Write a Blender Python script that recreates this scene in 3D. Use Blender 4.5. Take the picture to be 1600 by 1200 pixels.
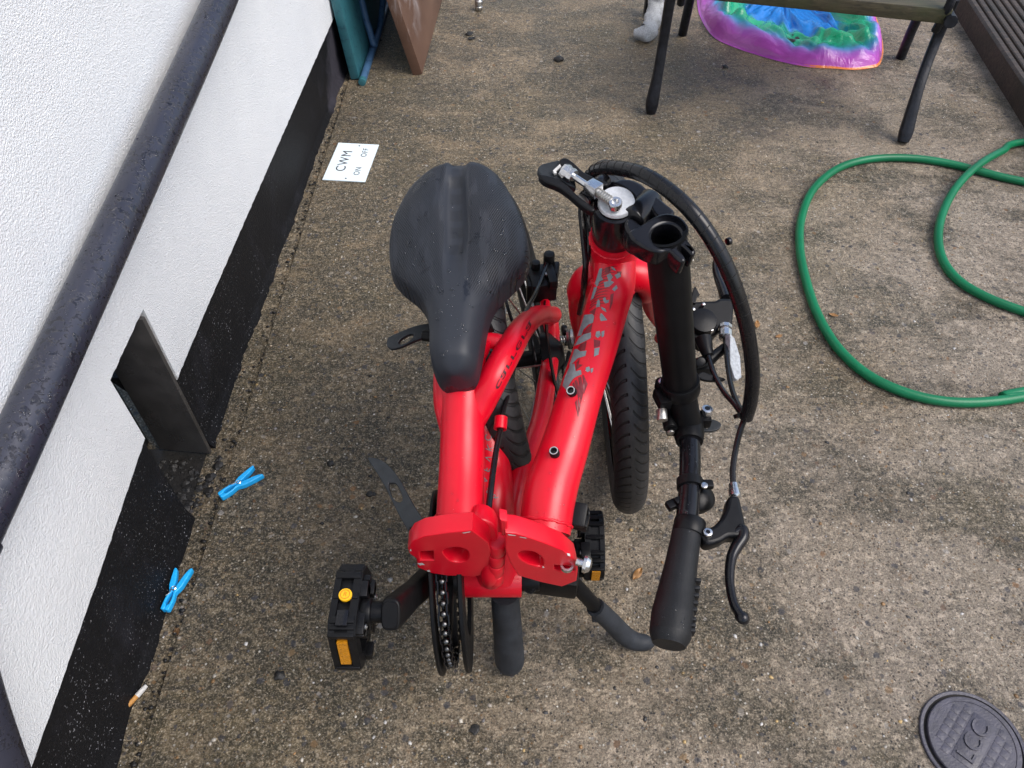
import bpy, bmesh, math, random
from mathutils import Vector, Matrix, noise as mnoise
from mathutils.bvhtree import BVHTree
from mathutils.geometry import delaunay_2d_cdt
R = math.radians
random.seed(7)
for o in list(bpy.data.objects): bpy.data.objects.remove(o)
scene = bpy.context.scene
COL = scene.collection

# ------------------------------------------------------------------ camera
TH = R(49.0); CS, SN = math.cos(TH), math.sin(TH); F = 1200.0
cam_d = bpy.data.cameras.new('camera'); cam = bpy.data.objects.new('camera', cam_d); COL.objects.link(cam)
cam.location = (0, 0, 1.0); cam.rotation_euler = (math.pi/2 - TH, 0, 0)
cam_d.sensor_fit = 'HORIZONTAL'; cam_d.sensor_width = 36.0; cam_d.lens = 36.0*F/1600.0
cam_d.clip_start = 0.02; cam_d.clip_end = 200
scene.camera = cam
scene.render.resolution_x = 1024; scene.render.resolution_y = 768

# ------------------------------------------------------------------ daylight (overcast)
SUN_EL, SUN_AZ = R(54), R(112)      # azimuth clockwise from +Y
world = bpy.data.worlds.new('World'); scene.world = world; world.use_nodes = True
wn = world.node_tree.nodes; wl = world.node_tree.links; wn.clear()
sky = wn.new('ShaderNodeTexSky'); sky.sky_type = 'NISHITA'; sky.sun_disc = False
sky.sun_elevation = SUN_EL; sky.sun_rotation = SUN_AZ; sky.air_density = 1.0; sky.dust_density = 3.0; sky.ozone_density = 1.0
hs = wn.new('ShaderNodeHueSaturation'); hs.inputs['Saturation'].default_value = 1.0
bg = wn.new('ShaderNodeBackground'); bg.inputs['Strength'].default_value = 0.15
wo = wn.new('ShaderNodeOutputWorld')
wl.new(sky.outputs[0], hs.inputs['Color']); wl.new(hs.outputs[0], bg.inputs[0]); wl.new(bg.outputs[0], wo.inputs[0])
sd = bpy.data.lights.new('sun', 'SUN'); sd.energy = 1.5; sd.angle = R(40); sd.color = (1.0, 0.99, 0.98)
so = bpy.data.objects.new('sun', sd); COL.objects.link(so)
so.rotation_euler = (math.pi/2 - SUN_EL, 0, math.pi - SUN_AZ)
vs = scene.view_settings
vs.view_transform = 'Standard'; vs.look = 'None'; vs.exposure = 0.62; vs.gamma = 1.0; vs.use_curve_mapping = False

# ------------------------------------------------------------------ geometry helpers
def V(*a): return Vector(a)
def ray(u, v):
    a = (u-800)/F; b = (v-600)/F
    return Vector((a, CS - b*SN, -(SN + b*CS)))
CAMP = Vector((0, 0, 1.0))
def W(u, v, h=0.0):
    d = ray(u, v); t = (1.0-h)/(-d.z)
    return CAMP + d*t
def atY(u, v, Y): d = ray(u, v); return CAMP + d*(Y/d.y)
def onplane(u, v, p0, n):
    d = ray(u, v); return CAMP + d*((p0-CAMP).dot(n)/d.dot(n))

def catmull(pts, n):
    pts = [Vector(p) for p in pts]
    if len(pts) == 2: return [pts[0].lerp(pts[1], i/n) for i in range(n+1)], [i/n for i in range(n+1)]
    out = []; ts = []; m = len(pts)-1
    for i in range(n+1):
        x = i/n*m; k = min(int(x), m-1); f = x-k
        p0 = pts[k-1] if k > 0 else pts[0]*2-pts[1]
        p1, p2 = pts[k], pts[k+1]
        p3 = pts[k+2] if k+2 <= m else pts[m]*2-pts[m-1]
        out.append(0.5*((2*p1)+(p2-p0)*f+(2*p0-5*p1+4*p2-p3)*f*f+(3*p1-p0-3*p2+p3)*f**3)); ts.append(i/n)
    return out, ts
def lerplist(rs, t):
    if not isinstance(rs, (list, tuple)): return rs
    x = t*(len(rs)-1); k = min(int(x), len(rs)-2); f = x-k
    return rs[k]*(1-f)+rs[k+1]*f

class MB:
    """collects verts and faces of one mesh"""
    def __init__(s): s.v = []; s.f = []; s.uv = None; s.colr = None
    def add(s, vs, fs):
        o = len(s.v); s.v += [Vector(p) for p in vs]; s.f += [tuple(i+o for i in f) for f in fs]; return s
    def tube(s, pts, r, n=14, seg=24, sy=1.0, up=None, caps=True, closed=False, smooth=True, pw=1.0):
        if smooth: P, T = catmull(pts, seg)
        else:
            P = [Vector(p) for p in pts]; T = [i/(len(P)-1) for i in range(len(P))]
        vs = []; fs = []; N = None
        for i, p in enumerate(P):
            a = P[max(i-1, 0)]; b = P[min(i+1, len(P)-1)]
            if closed and i in (0, len(P)-1): a = P[-2]; b = P[1]
            d = (b-a).normalized()
            if up is not None:
                N = Vector(up) - d*d.dot(Vector(up)); N.normalize()
            elif N is None:
                q = Vector((0, 0, 1)) if abs(d.z) < .9 else Vector((1, 0, 0)); N = (q-d*d.dot(q)).normalized()
            else:
                N = (N-d*d.dot(N)).normalized()
            B = d.cross(N); rr = lerplist(r, T[i])
            for k in range(n):
                an = 2*math.pi*k/n
                ca, sa = math.cos(an), math.sin(an)
                if pw != 1.0: ca = math.copysign(abs(ca)**pw, ca); sa = math.copysign(abs(sa)**pw, sa)
                vs.append(p + B*ca*rr*sy + N*sa*rr)
        m = len(P)
        for i in range(m-1):
            for k in range(n):
                a = i*n+k; b = i*n+(k+1) % n
                fs.append((a, b, b+n, a+n))
        if caps and not closed:
            fs.append(tuple(range(n))[::-1]); fs.append(tuple((m-1)*n+k for k in range(n)))
        return s.add(vs, fs)
    def rtube(s, a, b, r, n=16, bev=None):
        """straight cylinder with rounded rims"""
        a = Vector(a); b = Vector(b); d = b-a; L = d.length; d.normalize(); bev = bev if bev is not None else r*.18
        pr = [(0, r-bev), (bev*.3, r-bev*.3), (bev, r), (L-bev, r), (L-bev*.3, r-bev*.3), (L, r-bev)]
        return s.lathe(a, d, pr, n)
    def lathe(s, o, ax, prof, n=24, caps=True, closed=False):
        o = Vector(o); ax = Vector(ax).normalized()
        q = Vector((0, 0, 1)) if abs(ax.z) < .9 else Vector((1, 0, 0)); N = (q-ax*ax.dot(q)).normalized(); B = ax.cross(N)
        vs = []; fs = []
        for (x, r) in prof:
            for k in range(n):
                an = 2*math.pi*k/n; vs.append(o+ax*x+(B*math.cos(an)+N*math.sin(an))*r)
        m = len(prof)
        for i in range(m if closed else m-1):
            for k in range(n):
                a = i*n+k; b = i*n+(k+1) % n; j = ((i+1) % m)*n
                fs.append((a, b, j+(k+1) % n, j+k))
        if caps and not closed:
            fs.append(tuple(range(n))[::-1]); fs.append(tuple((m-1)*n+k for k in range(n)))
        return s.add(vs, fs)
    def box(s, c, sx, sy, sz, M=None, bev=0.0):
        bm = bmesh.new(); bmesh.ops.create_cube(bm, size=1.0)
        for v in bm.verts: v.co = Vector((v.co.x*sx, v.co.y*sy, v.co.z*sz))
        if bev > 0: bmesh.ops.bevel(bm, geom=list(bm.edges), offset=bev, segments=2, profile=.6, affect='EDGES')
        M = M or Matrix.Identity(3)
        bm.verts.index_update()
        s.add([Vector(c)+M @ v.co for v in bm.verts], [tuple(v.index for v in f.verts) for f in bm.faces]); bm.free(); return s
    def mesh(s, me, M=None):
        M = M or Matrix.Identity(4)
        return s.add([M @ v.co for v in me.vertices], [tuple(p.vertices) for p in me.polygons])
    def bvh(s): return BVHTree.FromPolygons(s.v, s.f)
    def build(s, name, mat, parent=None, smooth=35):
        me = bpy.data.meshes.new(name)
        base = parent.get('_b') if parent else None
        off = Vector((0, 0, 0))
        if parent is not None: off = BASE[parent.name]
        me.from_pydata([tuple(p-off) for p in s.v], [], s.f); me.update()
        bm = bmesh.new(); bm.from_mesh(me); bmesh.ops.recalc_face_normals(bm, faces=bm.faces); bm.to_mesh(me); bm.free()
        me.shade_smooth()
        if smooth: me.set_sharp_from_angle(angle=R(smooth))
        if mat: me.materials.append(mat)
        if s.uv:
            ul = me.uv_layers.new(name='UVMap')
            for l in me.loops: ul.data[l.index].uv = s.uv[l.vertex_index]
        if s.colr:
            ca = me.color_attributes.new('col', 'FLOAT_COLOR', 'POINT')
            for i, c in enumerate(s.colr): ca.data[i].color = (*c, 1)
        o = bpy.data.objects.new(name, me); COL.objects.link(o)
        if parent is not None: o.parent = parent
        BASE[o.name] = off
        return o
BASE = {}
def thing(name, label, cat, loc=(0, 0, 0), group=None):
    o = bpy.data.objects.new(name, None); COL.objects.link(o); o.location = loc; o.empty_display_size = .05
    BASE[o.name] = Vector(loc); o['label'] = label; o['category'] = cat
    if group: o['group'] = group
    return o
def tag(o, label=None, cat=None, group=None, kind=None):
    if label: o['label'] = label
    if cat: o['category'] = cat
    if group: o['group'] = group
    if kind: o['kind'] = kind
    return o

def curve_mesh(outer, holes, thick, bev):
    cu = bpy.data.curves.new('tmp', 'CURVE'); cu.dimensions = '2D'; cu.fill_mode = 'BOTH'
    cu.extrude = max(thick/2-bev, 1e-5); cu.bevel_depth = bev; cu.bevel_resolution = 2; cu.offset = -bev
    for pl in [outer]+list(holes):
        sp = cu.splines.new('POLY'); sp.points.add(len(pl)-1)
        for i, p in enumerate(pl): sp.points[i].co = (p[0], p[1], 0, 1)
        sp.use_cyclic_u = True
    ob = bpy.data.objects.new('tmp', cu); me = bpy.data.meshes.new_from_object(ob)
    bpy.data.objects.remove(ob); bpy.data.curves.remove(cu); return me
def text_mesh(txt, size=1.0, extrude=0.0, spacing=1.0, shear=0.0, bold=0.0):
    cu = bpy.data.curves.new('tmp', 'FONT'); cu.body = txt; cu.size = size; cu.extrude = extrude; cu.space_character = spacing
    cu.align_x = 'CENTER'; cu.align_y = 'CENTER'; cu.shear = shear; cu.resolution_u = 4; cu.offset = bold
    ob = bpy.data.objects.new('tmp', cu); me = bpy.data.meshes.new_from_object(ob)
    bpy.data.objects.remove(ob); bpy.data.curves.remove(cu); return me
def smooth_poly(pts, sub=4):
    m = len(pts); out = []
    for k in range(m):
        p0, p1, p2, p3 = [Vector((*pts[(k+j) % m][:2], 0)) for j in (-1, 0, 1, 2)]
        for i in range(sub):
            f = i/sub
            q = 0.5*((2*p1)+(p2-p0)*f+(2*p0-5*p1+4*p2-p3)*f*f+(3*p1-p0-3*p2+p3)*f**3); out.append((q.x, q.y))
    return out
def plane_basis(n):
    n = Vector(n).normalized(); x = Vector((1, 0, 0)); x = (x-n*n.dot(x))
    if x.length < .2: x = Vector((0, 1, 0)); x = x-n*n.dot(x)
    x.normalize(); y = n.cross(x); return x, y, n
def px_plate(mb, outer, p0, n, thick, bev=.001, holes=(), back=True):
    """plate whose front face is the plane (p0, n); outline given as image points lying on that plane"""
    p0 = Vector(p0); x, y, n = plane_basis(n)
    def loc(uv): q = onplane(uv[0], uv[1], p0, n)-p0; return (q.dot(x), q.dot(y))
    me = curve_mesh([loc(p) for p in outer], [[loc(p) for p in h] for h in holes], thick, bev)
    M = Matrix((( x.x, y.x, n.x, p0.x-(n.x*thick/2 if back else 0)), (x.y, y.y, n.y, p0.y-(n.y*thick/2 if back else 0)), (x.z, y.z, n.z, p0.z-(n.z*thick/2 if back else 0)), (0, 0, 0, 1)))
    mb.mesh(me, M); bpy.data.meshes.remove(me); return mb
def decal(mb, poly, bvh, off=.0005, step=3.0):
    """thin patch of paint that follows a curved surface"""
    us = [p[0] for p in poly]; vs_ = [p[1] for p in poly]
    pts = [Vector(p[:2]) for p in poly]; ne = len(pts)
    u = min(us)+step/2
    while u < max(us):
        v = min(vs_)+step/2
        while v < max(vs_): pts.append(Vector((u, v))); v += step
        u += step
    vv, ee, ff, *_ = delaunay_2d_cdt(pts, [], [list(range(ne))], 1, 1e-4)
    P = []; ok = []
    for q in vv:
        d = ray(q.x, q.y).normalized(); h = bvh.ray_cast(CAMP, d)
        if h[0] is None: P.append(CAMP.copy()); ok.append(False)
        else:
            nn = h[1] if h[1].dot(d) < 0 else -h[1]
            P.append(h[0]+nn*off); ok.append(True)
    tri = [tuple(f) for f in ff if all(ok[i] for i in f)]; par = list(range(len(P)))
    def root_(i):
        while par[i] != i: i = par[i]
        return i
    for f in tri:
        for i in f[1:]: par[root_(i)] = root_(f[0])
    cnt = {}
    for f in tri: cnt[root_(f[0])] = cnt.get(root_(f[0]), 0)+1
    if cnt:
        best = max(cnt, key=cnt.get); tri = [f for f in tri if root_(f[0]) == best]
        used = sorted({i for f in tri for i in f}); ix = {o_: n_ for n_, o_ in enumerate(used)}
        mb.add([P[i] for i in used], [tuple(ix[i] for i in f) for f in tri])
    return mb
def text_decal(mb, txt, c, ex, ey, bvh, size=1.0, off=.0005, spacing=1.0, shear=0.0):
    me = text_mesh(txt, size, 0, spacing, shear)
    P = []; ok = []
    for v in me.vertices:
        u = c[0]+ex[0]*v.co.x+ey[0]*v.co.y; w = c[1]+ex[1]*v.co.x+ey[1]*v.co.y
        d = ray(u, w).normalized(); h = bvh.ray_cast(CAMP, d)
        if h[0] is None: P.append(CAMP.copy()); ok.append(False)
        else:
            nn = h[1] if h[1].dot(d) < 0 else -h[1]; P.append(h[0]+nn*off); ok.append(True)
    mb.add(P, [tuple(f.vertices) for f in me.polygons if all(ok[i] for i in f.vertices)]); bpy.data.meshes.remove(me); return mb
def drops(bvh, region, count, rmin, rmax, seed, cond=None):
    """water beads standing on a surface"""
    rnd = random.Random(seed); mb = MB(); tries = 0; n = 0
    while n < count and tries < count*8:
        tries += 1
        u = rnd.uniform(region[0], region[2]); v = rnd.uniform(region[1], region[3])
        d = ray(u, v).normalized(); h = bvh.ray_cast(CAMP, d)
        if h[0] is None: continue
        if cond and not cond(u, v): continue
        nn = h[1] if h[1].dot(d) < 0 else -h[1]
        if nn.z < .05: continue
        r = rmin+(rmax-rmin)*rnd.random()**2.5; x, y, nn = plane_basis(nn); sx = rnd.uniform(.75, 1.35); a = rnd.random()*3
        vs = []; fs = []; k = 8
        for j, (rr, hh) in enumerate(((1.0, -.06), (.8, .16), (.42, .27))):
            for i in range(k):
                an = 2*math.pi*i/k+a; vs.append(h[0]+(x*math.cos(an)*sx+y*math.sin(an))*rr*r+nn*hh*r)
        vs.append(h[0]+nn*.30*r)
        for j in range(2):
            for i in range(k): fs.append((j*k+i, j*k+(i+1) % k, (j+1)*k+(i+1) % k, (j+1)*k+i))
        for i in range(k): fs.append((2*k+i, 2*k+(i+1) % k, 3*k))
        mb.add(vs, fs); n += 1
    return mb

# ------------------------------------------------------------------ materials
class NT:
    def __init__(s, name):
        s.m = bpy.data.materials.new(name); s.m.use_nodes = True; s.n = s.m.node_tree.nodes; s.l = s.m.node_tree.links
        s.b = s.n['Principled BSDF']; s.tc = s.n.new('ShaderNodeTexCoord')
    def put(s, sock, val):
        if isinstance(val, bpy.types.NodeSocket): s.l.new(val, sock)
        else: sock.default_value = val
    def co(s, scale=(1, 1, 1), rot=(0, 0, 0), which='Object'):
        m = s.n.new('ShaderNodeMapping'); s.l.new(s.tc.outputs[which], m.inputs[0]); m.inputs['Scale'].default_value = scale; m.inputs['Rotation'].default_value = rot; return m.outputs[0]
    def noise(s, scale, detail=4, rough=.6, co=None, dist=0, out=0):
        t = s.n.new('ShaderNodeTexNoise'); t.inputs['Scale'].default_value = scale; t.inputs['Detail'].default_value = detail; t.inputs['Roughness'].default_value = rough; t.inputs['Distortion'].default_value = dist
        s.l.new(co if co is not None else s.co(), t.inputs['Vector']); return t.outputs[out]
    def voro(s, scale, feat='F1', co=None, out=0, rnd=1.0):
        t = s.n.new('ShaderNodeTexVoronoi'); t.feature = feat; t.inputs['Scale'].default_value = scale; t.inputs['Randomness'].default_value = rnd
        s.l.new(co if co is not None else s.co(), t.inputs['Vector']); return t.outputs[out]
    def ramp(s, x, stops):
        t = s.n.new('ShaderNodeValToRGB'); e = t.color_ramp.elements
        while len(e) > 1: e.remove(e[-1])
        e[0].position = stops[0][0]; c = stops[0][1]; e[0].color = (c, c, c, 1) if not isinstance(c, tuple) else (*c, 1)
        for p, c in stops[1:]:
            q = e.new(p); q.color = (c, c, c, 1) if not isinstance(c, tuple) else (*c, 1)
        s.l.new(x, t.inputs[0]); return t.outputs[0]
    def mix(s, f, a, b, mode='MIX'):
        t = s.n.new('ShaderNodeMix'); t.data_type = 'RGBA'; t.blend_type = mode
        s.put(t.inputs[0], f)
        for k, x in ((6, a), (7, b)):
            if isinstance(x, tuple): x = (*x, 1) if len(x) == 3 else x
            s.put(t.inputs[k], x)
        return t.outputs[2]
    def math(s, op, a, b=0.0, c=0.0):
        t = s.n.new('ShaderNodeMath'); t.operation = op
        for k, x in enumerate((a, b, c)): s.put(t.inputs[k], x)
        return t.outputs[0]
    def sep(s, co):
        t = s.n.new('ShaderNodeSeparateXYZ'); s.l.new(co, t.inputs[0]); return t.outputs
    def bump(s, h, dist=.001, strength=1.0, prev=None):
        t = s.n.new('ShaderNodeBump'); t.inputs['Distance'].default_value = dist; t.inputs['Strength'].default_value = strength; s.l.new(h, t.inputs['Height'])
        if prev is not None: s.l.new(prev, t.inputs['Normal'])
        return t.outputs[0]
    def done(s, col=None, rough=None, normal=None, metal=None, spec=None, coat=None, trans=None, ior=None, sheen=None):
        b = s.b.inputs
        if col is not None: s.put(b['Base Color'], (*col, 1) if isinstance(col, tuple) else col)
        if rough is not None: s.put(b['Roughness'], rough)
        if normal is not None: s.put(b['Normal'], normal)
        if metal is not None: s.put(b['Metallic'], metal)
        if spec is not None: s.put(b['Specular IOR Level'], spec)
        if coat is not None: b['Coat Weight'].default_value = coat; b['Coat Roughness'].default_value = .12
        if trans is not None: b['Transmission Weight'].default_value = trans
        if ior is not None: b['IOR'].default_value = ior
        return s.m

def plain(name, col, rough=.45, var=.25, nscale=60, bump=.0, bscale=300, metal=0.0, rvar=.12, spec=None, coat=None):
    t = NT(name); n1 = t.noise(nscale, 5)
    dark = tuple(c*(1-var) for c in col); lite = tuple(min(1, c*(1+var)) for c in col)
    c = t.mix(t.ramp(n1, [(.3, 0.0), (.7, 1.0)]), dark, lite)
    r = t.math('ADD', t.math('MULTIPLY', t.noise(nscale*.6, 4), rvar*2), rough-rvar)
    nm = t.bump(t.noise(bscale, 3), .001, bump) if bump > 0 else None
    return t.done(c, r, nm, metal, spec, coat)

M = {}
def red_paint():
    t = NT('red_paint')
    n = t.noise(14, 4); c = t.mix(t.ramp(n, [(.3, 0.), (.7, 1.)]), (.56, .0016, .014), (.64, .0024, .018))
    grime = t.ramp(t.noise(90, 6, .7), [(.62, 0.), (.78, 1.)])
    c = t.mix(t.math('MULTIPLY', grime, .22), c, (.22, .004, .01))
    vo = t.voro(420, 'F1'); dr = t.ramp(vo, [(0, 1.), (.28, .0)])
    gate = t.ramp(t.noise(38, 3), [(.56, 0.), (.66, 1.)])
    nm = t.bump(t.math('MULTIPLY', dr, gate), .0006, .55)
    return t.done(c, t.math('ADD', t.math('MULTIPLY', t.noise(40, 4), .2), .22), nm, spec=.42)
M['red'] = red_paint()
M['black_plastic'] = plain('black_plastic', (.0055, .0056, .0063), .36, .3, 80, .12, 700, spec=.2)
M['black_satin'] = plain('black_satin_metal', (.0045, .0046, .0052), .40, .25, 60, .05, 900, spec=.16)
M['black_gloss'] = plain('black_gloss_metal', (.006, .006, .0075), .2, .2, 60, 0, spec=.35)
M['dark_lever'] = plain('slate_lever_metal', (.017, .020, .023), .42, .25, 90, .1, 500, spec=.3)
M['rubber'] = plain('grip_rubber', (.0075, .0080, .0092), .55, .25, 90, .3, 900, spec=.3)
M['stand_rubber'] = plain('grey_rubber_stand', (.022, .025, .030), .6, .3, 50, .3, 600, spec=.3)
M['chrome'] = plain('bright_steel', (.62, .62, .62), .25, .12, 150, .1, 500, metal=1.0)
M['dull_steel'] = plain('dull_steel', (.42, .41, .39), .38, .25, 150, .15, 500, metal=1.0)
M['chain'] = plain('oily_chain', (.13, .13, .13), .35, .3, 150, .15, 500, metal=1.0)
M['silver_disc'] = plain('cast_aluminium', (.62, .63, .64), .55, .12, 300, .3, 900, metal=.55)
M['cable'] = plain('cable_housing', (.006, .006, .007), .25, .2, 100, spec=.35)
M['graphic_grey'] = plain('grey_graphic', (.17, .19, .20), .4, .2, 200)
M['graphic_dark'] = plain('dark_red_graphic', (.16, .008, .014), .4, .3, 300)
M['text_dark'] = plain('dark_lettering', (.035, .004, .008), .45, .2, 200)
M['amber'] = plain('amber_reflector', (.42, .17, .008), .28, .3, 500, .5, 900)
M['yellow'] = plain('yellow_sticker', (.80, .42, .005), .35, .08, 200)
M['ink'] = plain('black_ink', (.03, .03, .035), .5, .2, 300)
M['orange_ink'] = plain('orange_ink', (.5, .16, .004), .5, .1, 300)
def water():
    t = NT('water_bead'); return t.done((.95, .97, 1.0), .03, None, 0, trans=1.0, ior=1.33)
M['water'] = water()

def saddle_mat():
    t = NT('saddle_cover')
    uv = t.tc.outputs['UV']; s = t.sep(uv)
    # embossed diagonal pin-stripes on the two wings, finer stripes in the channel
    k = t.math('ADD', t.math('MULTIPLY', s[1], 62.0), t.math('MULTIPLY', t.math('ABSOLUTE', s[0]), -34.0))
    st = t.math('PINGPONG', k, .5); st = t.ramp(st, [(.06, 1.), (.2, 0.)])
    gate = t.ramp(s[1], [(.30, 0.), (.42, 1.), (.93, 1.), (.97, 0.)])
    g2 = t.ramp(t.noise(6, 2, .5, uv), [(.42, .15), (.52, 1.)])
    side = t.ramp(t.math('ABSOLUTE', s[0]), [(.16, 0.), (.2, 1.)])
    st = t.math('MULTIPLY', t.math('MULTIPLY', st, gate), t.math('MULTIPLY', side, g2))
    kk = t.math('PINGPONG', t.math('ADD', t.math('MULTIPLY', s[1], 150.0), t.math('MULTIPLY', s[0], 45.)), .5); fine = t.ramp(kk, [(.16, 1.), (.3, 0.)])
    blk = t.ramp(t.math('PINGPONG', t.math('MULTIPLY', s[1], 12.0), .5), [(.16, 0.), (.2, 1.)])
    cg = t.ramp(t.math('ABSOLUTE', s[0]), [(.085, 1.), (.1, 0.)]); vg = t.ramp(s[1], [(.47, 0.), (.5, 1.), (.93, 1.), (.94, 0.)])
    fine = t.math('MULTIPLY', t.math('MULTIPLY', fine, blk), t.math('MULTIPLY', cg, vg))
    wet = t.ramp(t.noise(22, 5, .6, dist=.6), [(.58, 0.), (.64, 1.)])
    c = t.mix(t.math('MULTIPLY', wet, .55), (.017, .020, .027), (.008, .009, .012))
    c = t.mix(fine, c, (.008, .009, .011))
    c = t.mix(t.math('MULTIPLY', st, .85), c, (.004, .0045, .005))
    n1 = t.bump(t.math('MULTIPLY', st, -1.0), .0010, 1.0)
    n2 = t.bump(t.noise(900, 2), .0004, .25, n1)
    return t.done(c, t.math('SUBTRACT', .50, t.math('MULTIPLY', wet, .3)), n2, spec=.38)
M['saddle'] = saddle_mat()

def tyre_mat():
    t = NT('tyre_tread'); uv = t.tc.outputs['UV']; s = t.sep(uv)   # u around (turns), v across (-1..1)
    av = t.math('ABSOLUTE', s[1])
    wav = t.math('MULTIPLY', t.math('SINE', t.math('MULTIPLY', s[1], 6.5)), .32)
    k = t.math('ADD', t.math('MULTIPLY', s[0], 92.0), t.math('ADD', t.math('MULTIPLY', av, 2.4), wav))
    g1 = t.ramp(t.math('PINGPONG', k, .5), [(.07, 1.), (.13, 0.)])
    k2 = t.math('ADD', t.math('MULTIPLY', s[0], 92.0), t.math('MULTIPLY', av, -1.6))
    g2 = t.ramp(t.math('PINGPONG', k2, .5), [(.04, 1.), (.08, 0.)])
    g2 = t.math('MULTIPLY', g2, t.ramp(av, [(.42, 0.), (.46, 1.)]))
    g = t.math('MAXIMUM', g1, g2); g = t.math('MULTIPLY', g, t.ramp(av, [(.05, 0.), (.09, 1.), (.74, 1.), (.8, 0.)]))
    dirt = t.ramp(t.noise(120, 5, .7), [(.5, 0.), (.75, 1.)])
    c = t.mix(dirt, (.014, .0145, .016), (.034, .033, .033)); c = t.mix(g, c, (.0015, .0015, .002))
    nm = t.bump(t.math('MULTIPLY', g, -1.), .003, 1.0); nm = t.bump(t.noise(700, 3), .0005, .4, nm)
    return t.done(c, .52, nm)
M['tyre'] = tyre_mat()

def concrete():
    t = NT('wet_concrete'); co = t.co()
    s = t.sep(co)
    big = t.noise(1.9, 4, .6); mid = t.noise(9, 6, .62); fine = t.noise(150, 5, .75); sand = t.noise(380, 3, .75); grit = t.noise(700, 2, .7)
    wob = t.math('MULTIPLY', t.math('SUBTRACT', t.noise(4, 6, .65), .5), 1.3)
    # body colour: damp olive brown, drying to a paler pinkish grey on the open side of the yard
    base = t.mix(t.ramp(big, [(.36, 0.), (.62, 1.)]), (.205, .146, .078), (.315, .238, .148))
    k = t.math('ADD', t.math('ADD', t.math('MULTIPLY', s[0], .75), t.math('MULTIPLY', s[1], -.42)), t.math('ADD', wob, .52))
    open_ = t.ramp(k, [(.15, 0.), (.75, 1.)])
    base = t.mix(t.math('MULTIPLY', open_, .85), base, (.45, .375, .30))
    # algae and soot crust, broken at every scale
    blot = t.noise(6.0, 8, .70, t.co((.8, 1.2, 1)), .25)
    lft = t.ramp(t.math('ADD', t.math('MULTIPLY', s[0], -1.0), t.math('MULTIPLY', wob, .35)), [(-.05, 0.), (.28, 1.)])
    alg = t.ramp(t.math('ADD', t.math('SUBTRACT', blot, t.math('MULTIPLY', open_, .06)), t.math('MULTIPLY', lft, .06)), [(.43, 0.), (.56, 1.)])
    crust = t.ramp(t.noise(62, 8, .80), [(.44, 1.), (.54, 0.)])
    cr2 = t.ramp(t.noise(24, 8, .78, dist=.4), [(.42, 1.), (.54, 0.)])
    base = t.mix(t.math('MULTIPLY', alg, .52), base, (.076, .066, .038))
    base = t.mix(t.math('MULTIPLY', t.math('MULTIPLY', crust, t.math('ADD', t.math('MULTIPLY', alg, .65), .30)), .88), base, (.030, .029, .022))
    base = t.mix(t.math('MULTIPLY', t.math('MULTIPLY', cr2, alg), .65), base, (.032, .032, .021))
    gr = t.ramp(t.noise(2.6, 6, .65), [(.50, 0.), (.64, 1.)])
    base = t.mix(t.math('MULTIPLY', gr, .34), base, (.12, .092, .032))
    rst = t.ramp(t.noise(13, 5, .7), [(.64, 0.), (.72, 1.)])
    base = t.mix(t.math('MULTIPLY', rst, .45), base, (.26, .12, .035))
    # broken broom lines and drying cracks
    br = t.noise(2.6, 5, .62, t.co((2.2, 34., 1), (0, 0, R(-1.5))), .15)
    brl = t.ramp(br, [(.36, 1.), (.43, 0.)])
    lines = t.math('MULTIPLY', brl, t.ramp(t.noise(5.2, 4), [(.46, .0), (.60, 1.)]))
    base = t.mix(t.math('MULTIPLY', lines, .66), base, (.036, .031, .023))
    # sand grains and pits
    base = t.mix(t.math('MULTIPLY', t.ramp(fine, [(.51, 0.), (.60, 1.)]), .36), base, (.52, .43, .31))
    base = t.mix(t.math('MULTIPLY', t.ramp(fine, [(.36, 1.), (.47, 0.)]), .66), base, (.045, .037, .027))
    base = t.mix(t.math('MULTIPLY', t.ramp(sand, [(.54, 0.), (.62, 1.)]), .52), base, (.60, .51, .38))
    base = t.mix(t.math('MULTIPLY', t.ramp(sand, [(.36, 1.), (.46, 0.)]), .62), base, (.040, .034, .025))
    vo = t.n.new('ShaderNodeTexVoronoi'); vo.inputs['Scale'].default_value = 240; t.l.new(co, vo.inputs['Vector'])
    cell = t.sep(vo.outputs['Color'])
    grain = t.math('MULTIPLY', t.ramp(vo.outputs['Distance'], [(.28, 1.), (.42, 0.)]), t.math('GREATER_THAN', cell[0], .66))
    gcol = t.ramp(cell[1], [(0, (.035, .034, .034)), (.35, (.10, .08, .06)), (.5, (.22, .13, .06)), (.7, (.32, .27, .20)), (.9, (.52, .46, .36)), (1, (.72, .68, .60))])
    base = t.mix(t.math('MULTIPLY', grain, .92), base, gcol)
    # exposed aggregate: blue-grey, rust and cream stones
    for sc, th, wt in ((62, .80, .72), (110, .80, .66)):
        vo2 = t.n.new('ShaderNodeTexVoronoi'); vo2.inputs['Scale'].default_value = sc; t.l.new(t.co(), vo2.inputs['Vector'])
        c2 = t.sep(vo2.outputs['Color']); edge = t.math('ADD', vo2.outputs['Distance'], t.math('MULTIPLY', t.math('SUBTRACT', t.noise(sc*2.2, 4, .7), .5), .7))
        st = t.math('MULTIPLY', t.ramp(edge, [(.24, 1.), (.31, 0.)]), t.math('GREATER_THAN', c2[0], th))
        scol = t.ramp(c2[1], [(0, (.040, .042, .052)), (.42, (.062, .064, .078)), (.55, (.10, .10, .11)), (.66, (.26, .13, .05)), (.78, (.36, .28, .16)), (1, (.44, .41, .38))])
        base = t.mix(t.math('MULTIPLY', st, wt), base, scol)
    # damp patches are smoother and darker
    wet = t.ramp(t.noise(6.5, 6, .68, dist=.3), [(.52, 0.), (.66, 1.)])
    base = t.mix(t.math('MULTIPLY', wet, .28), base, (.055, .047, .038))
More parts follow.
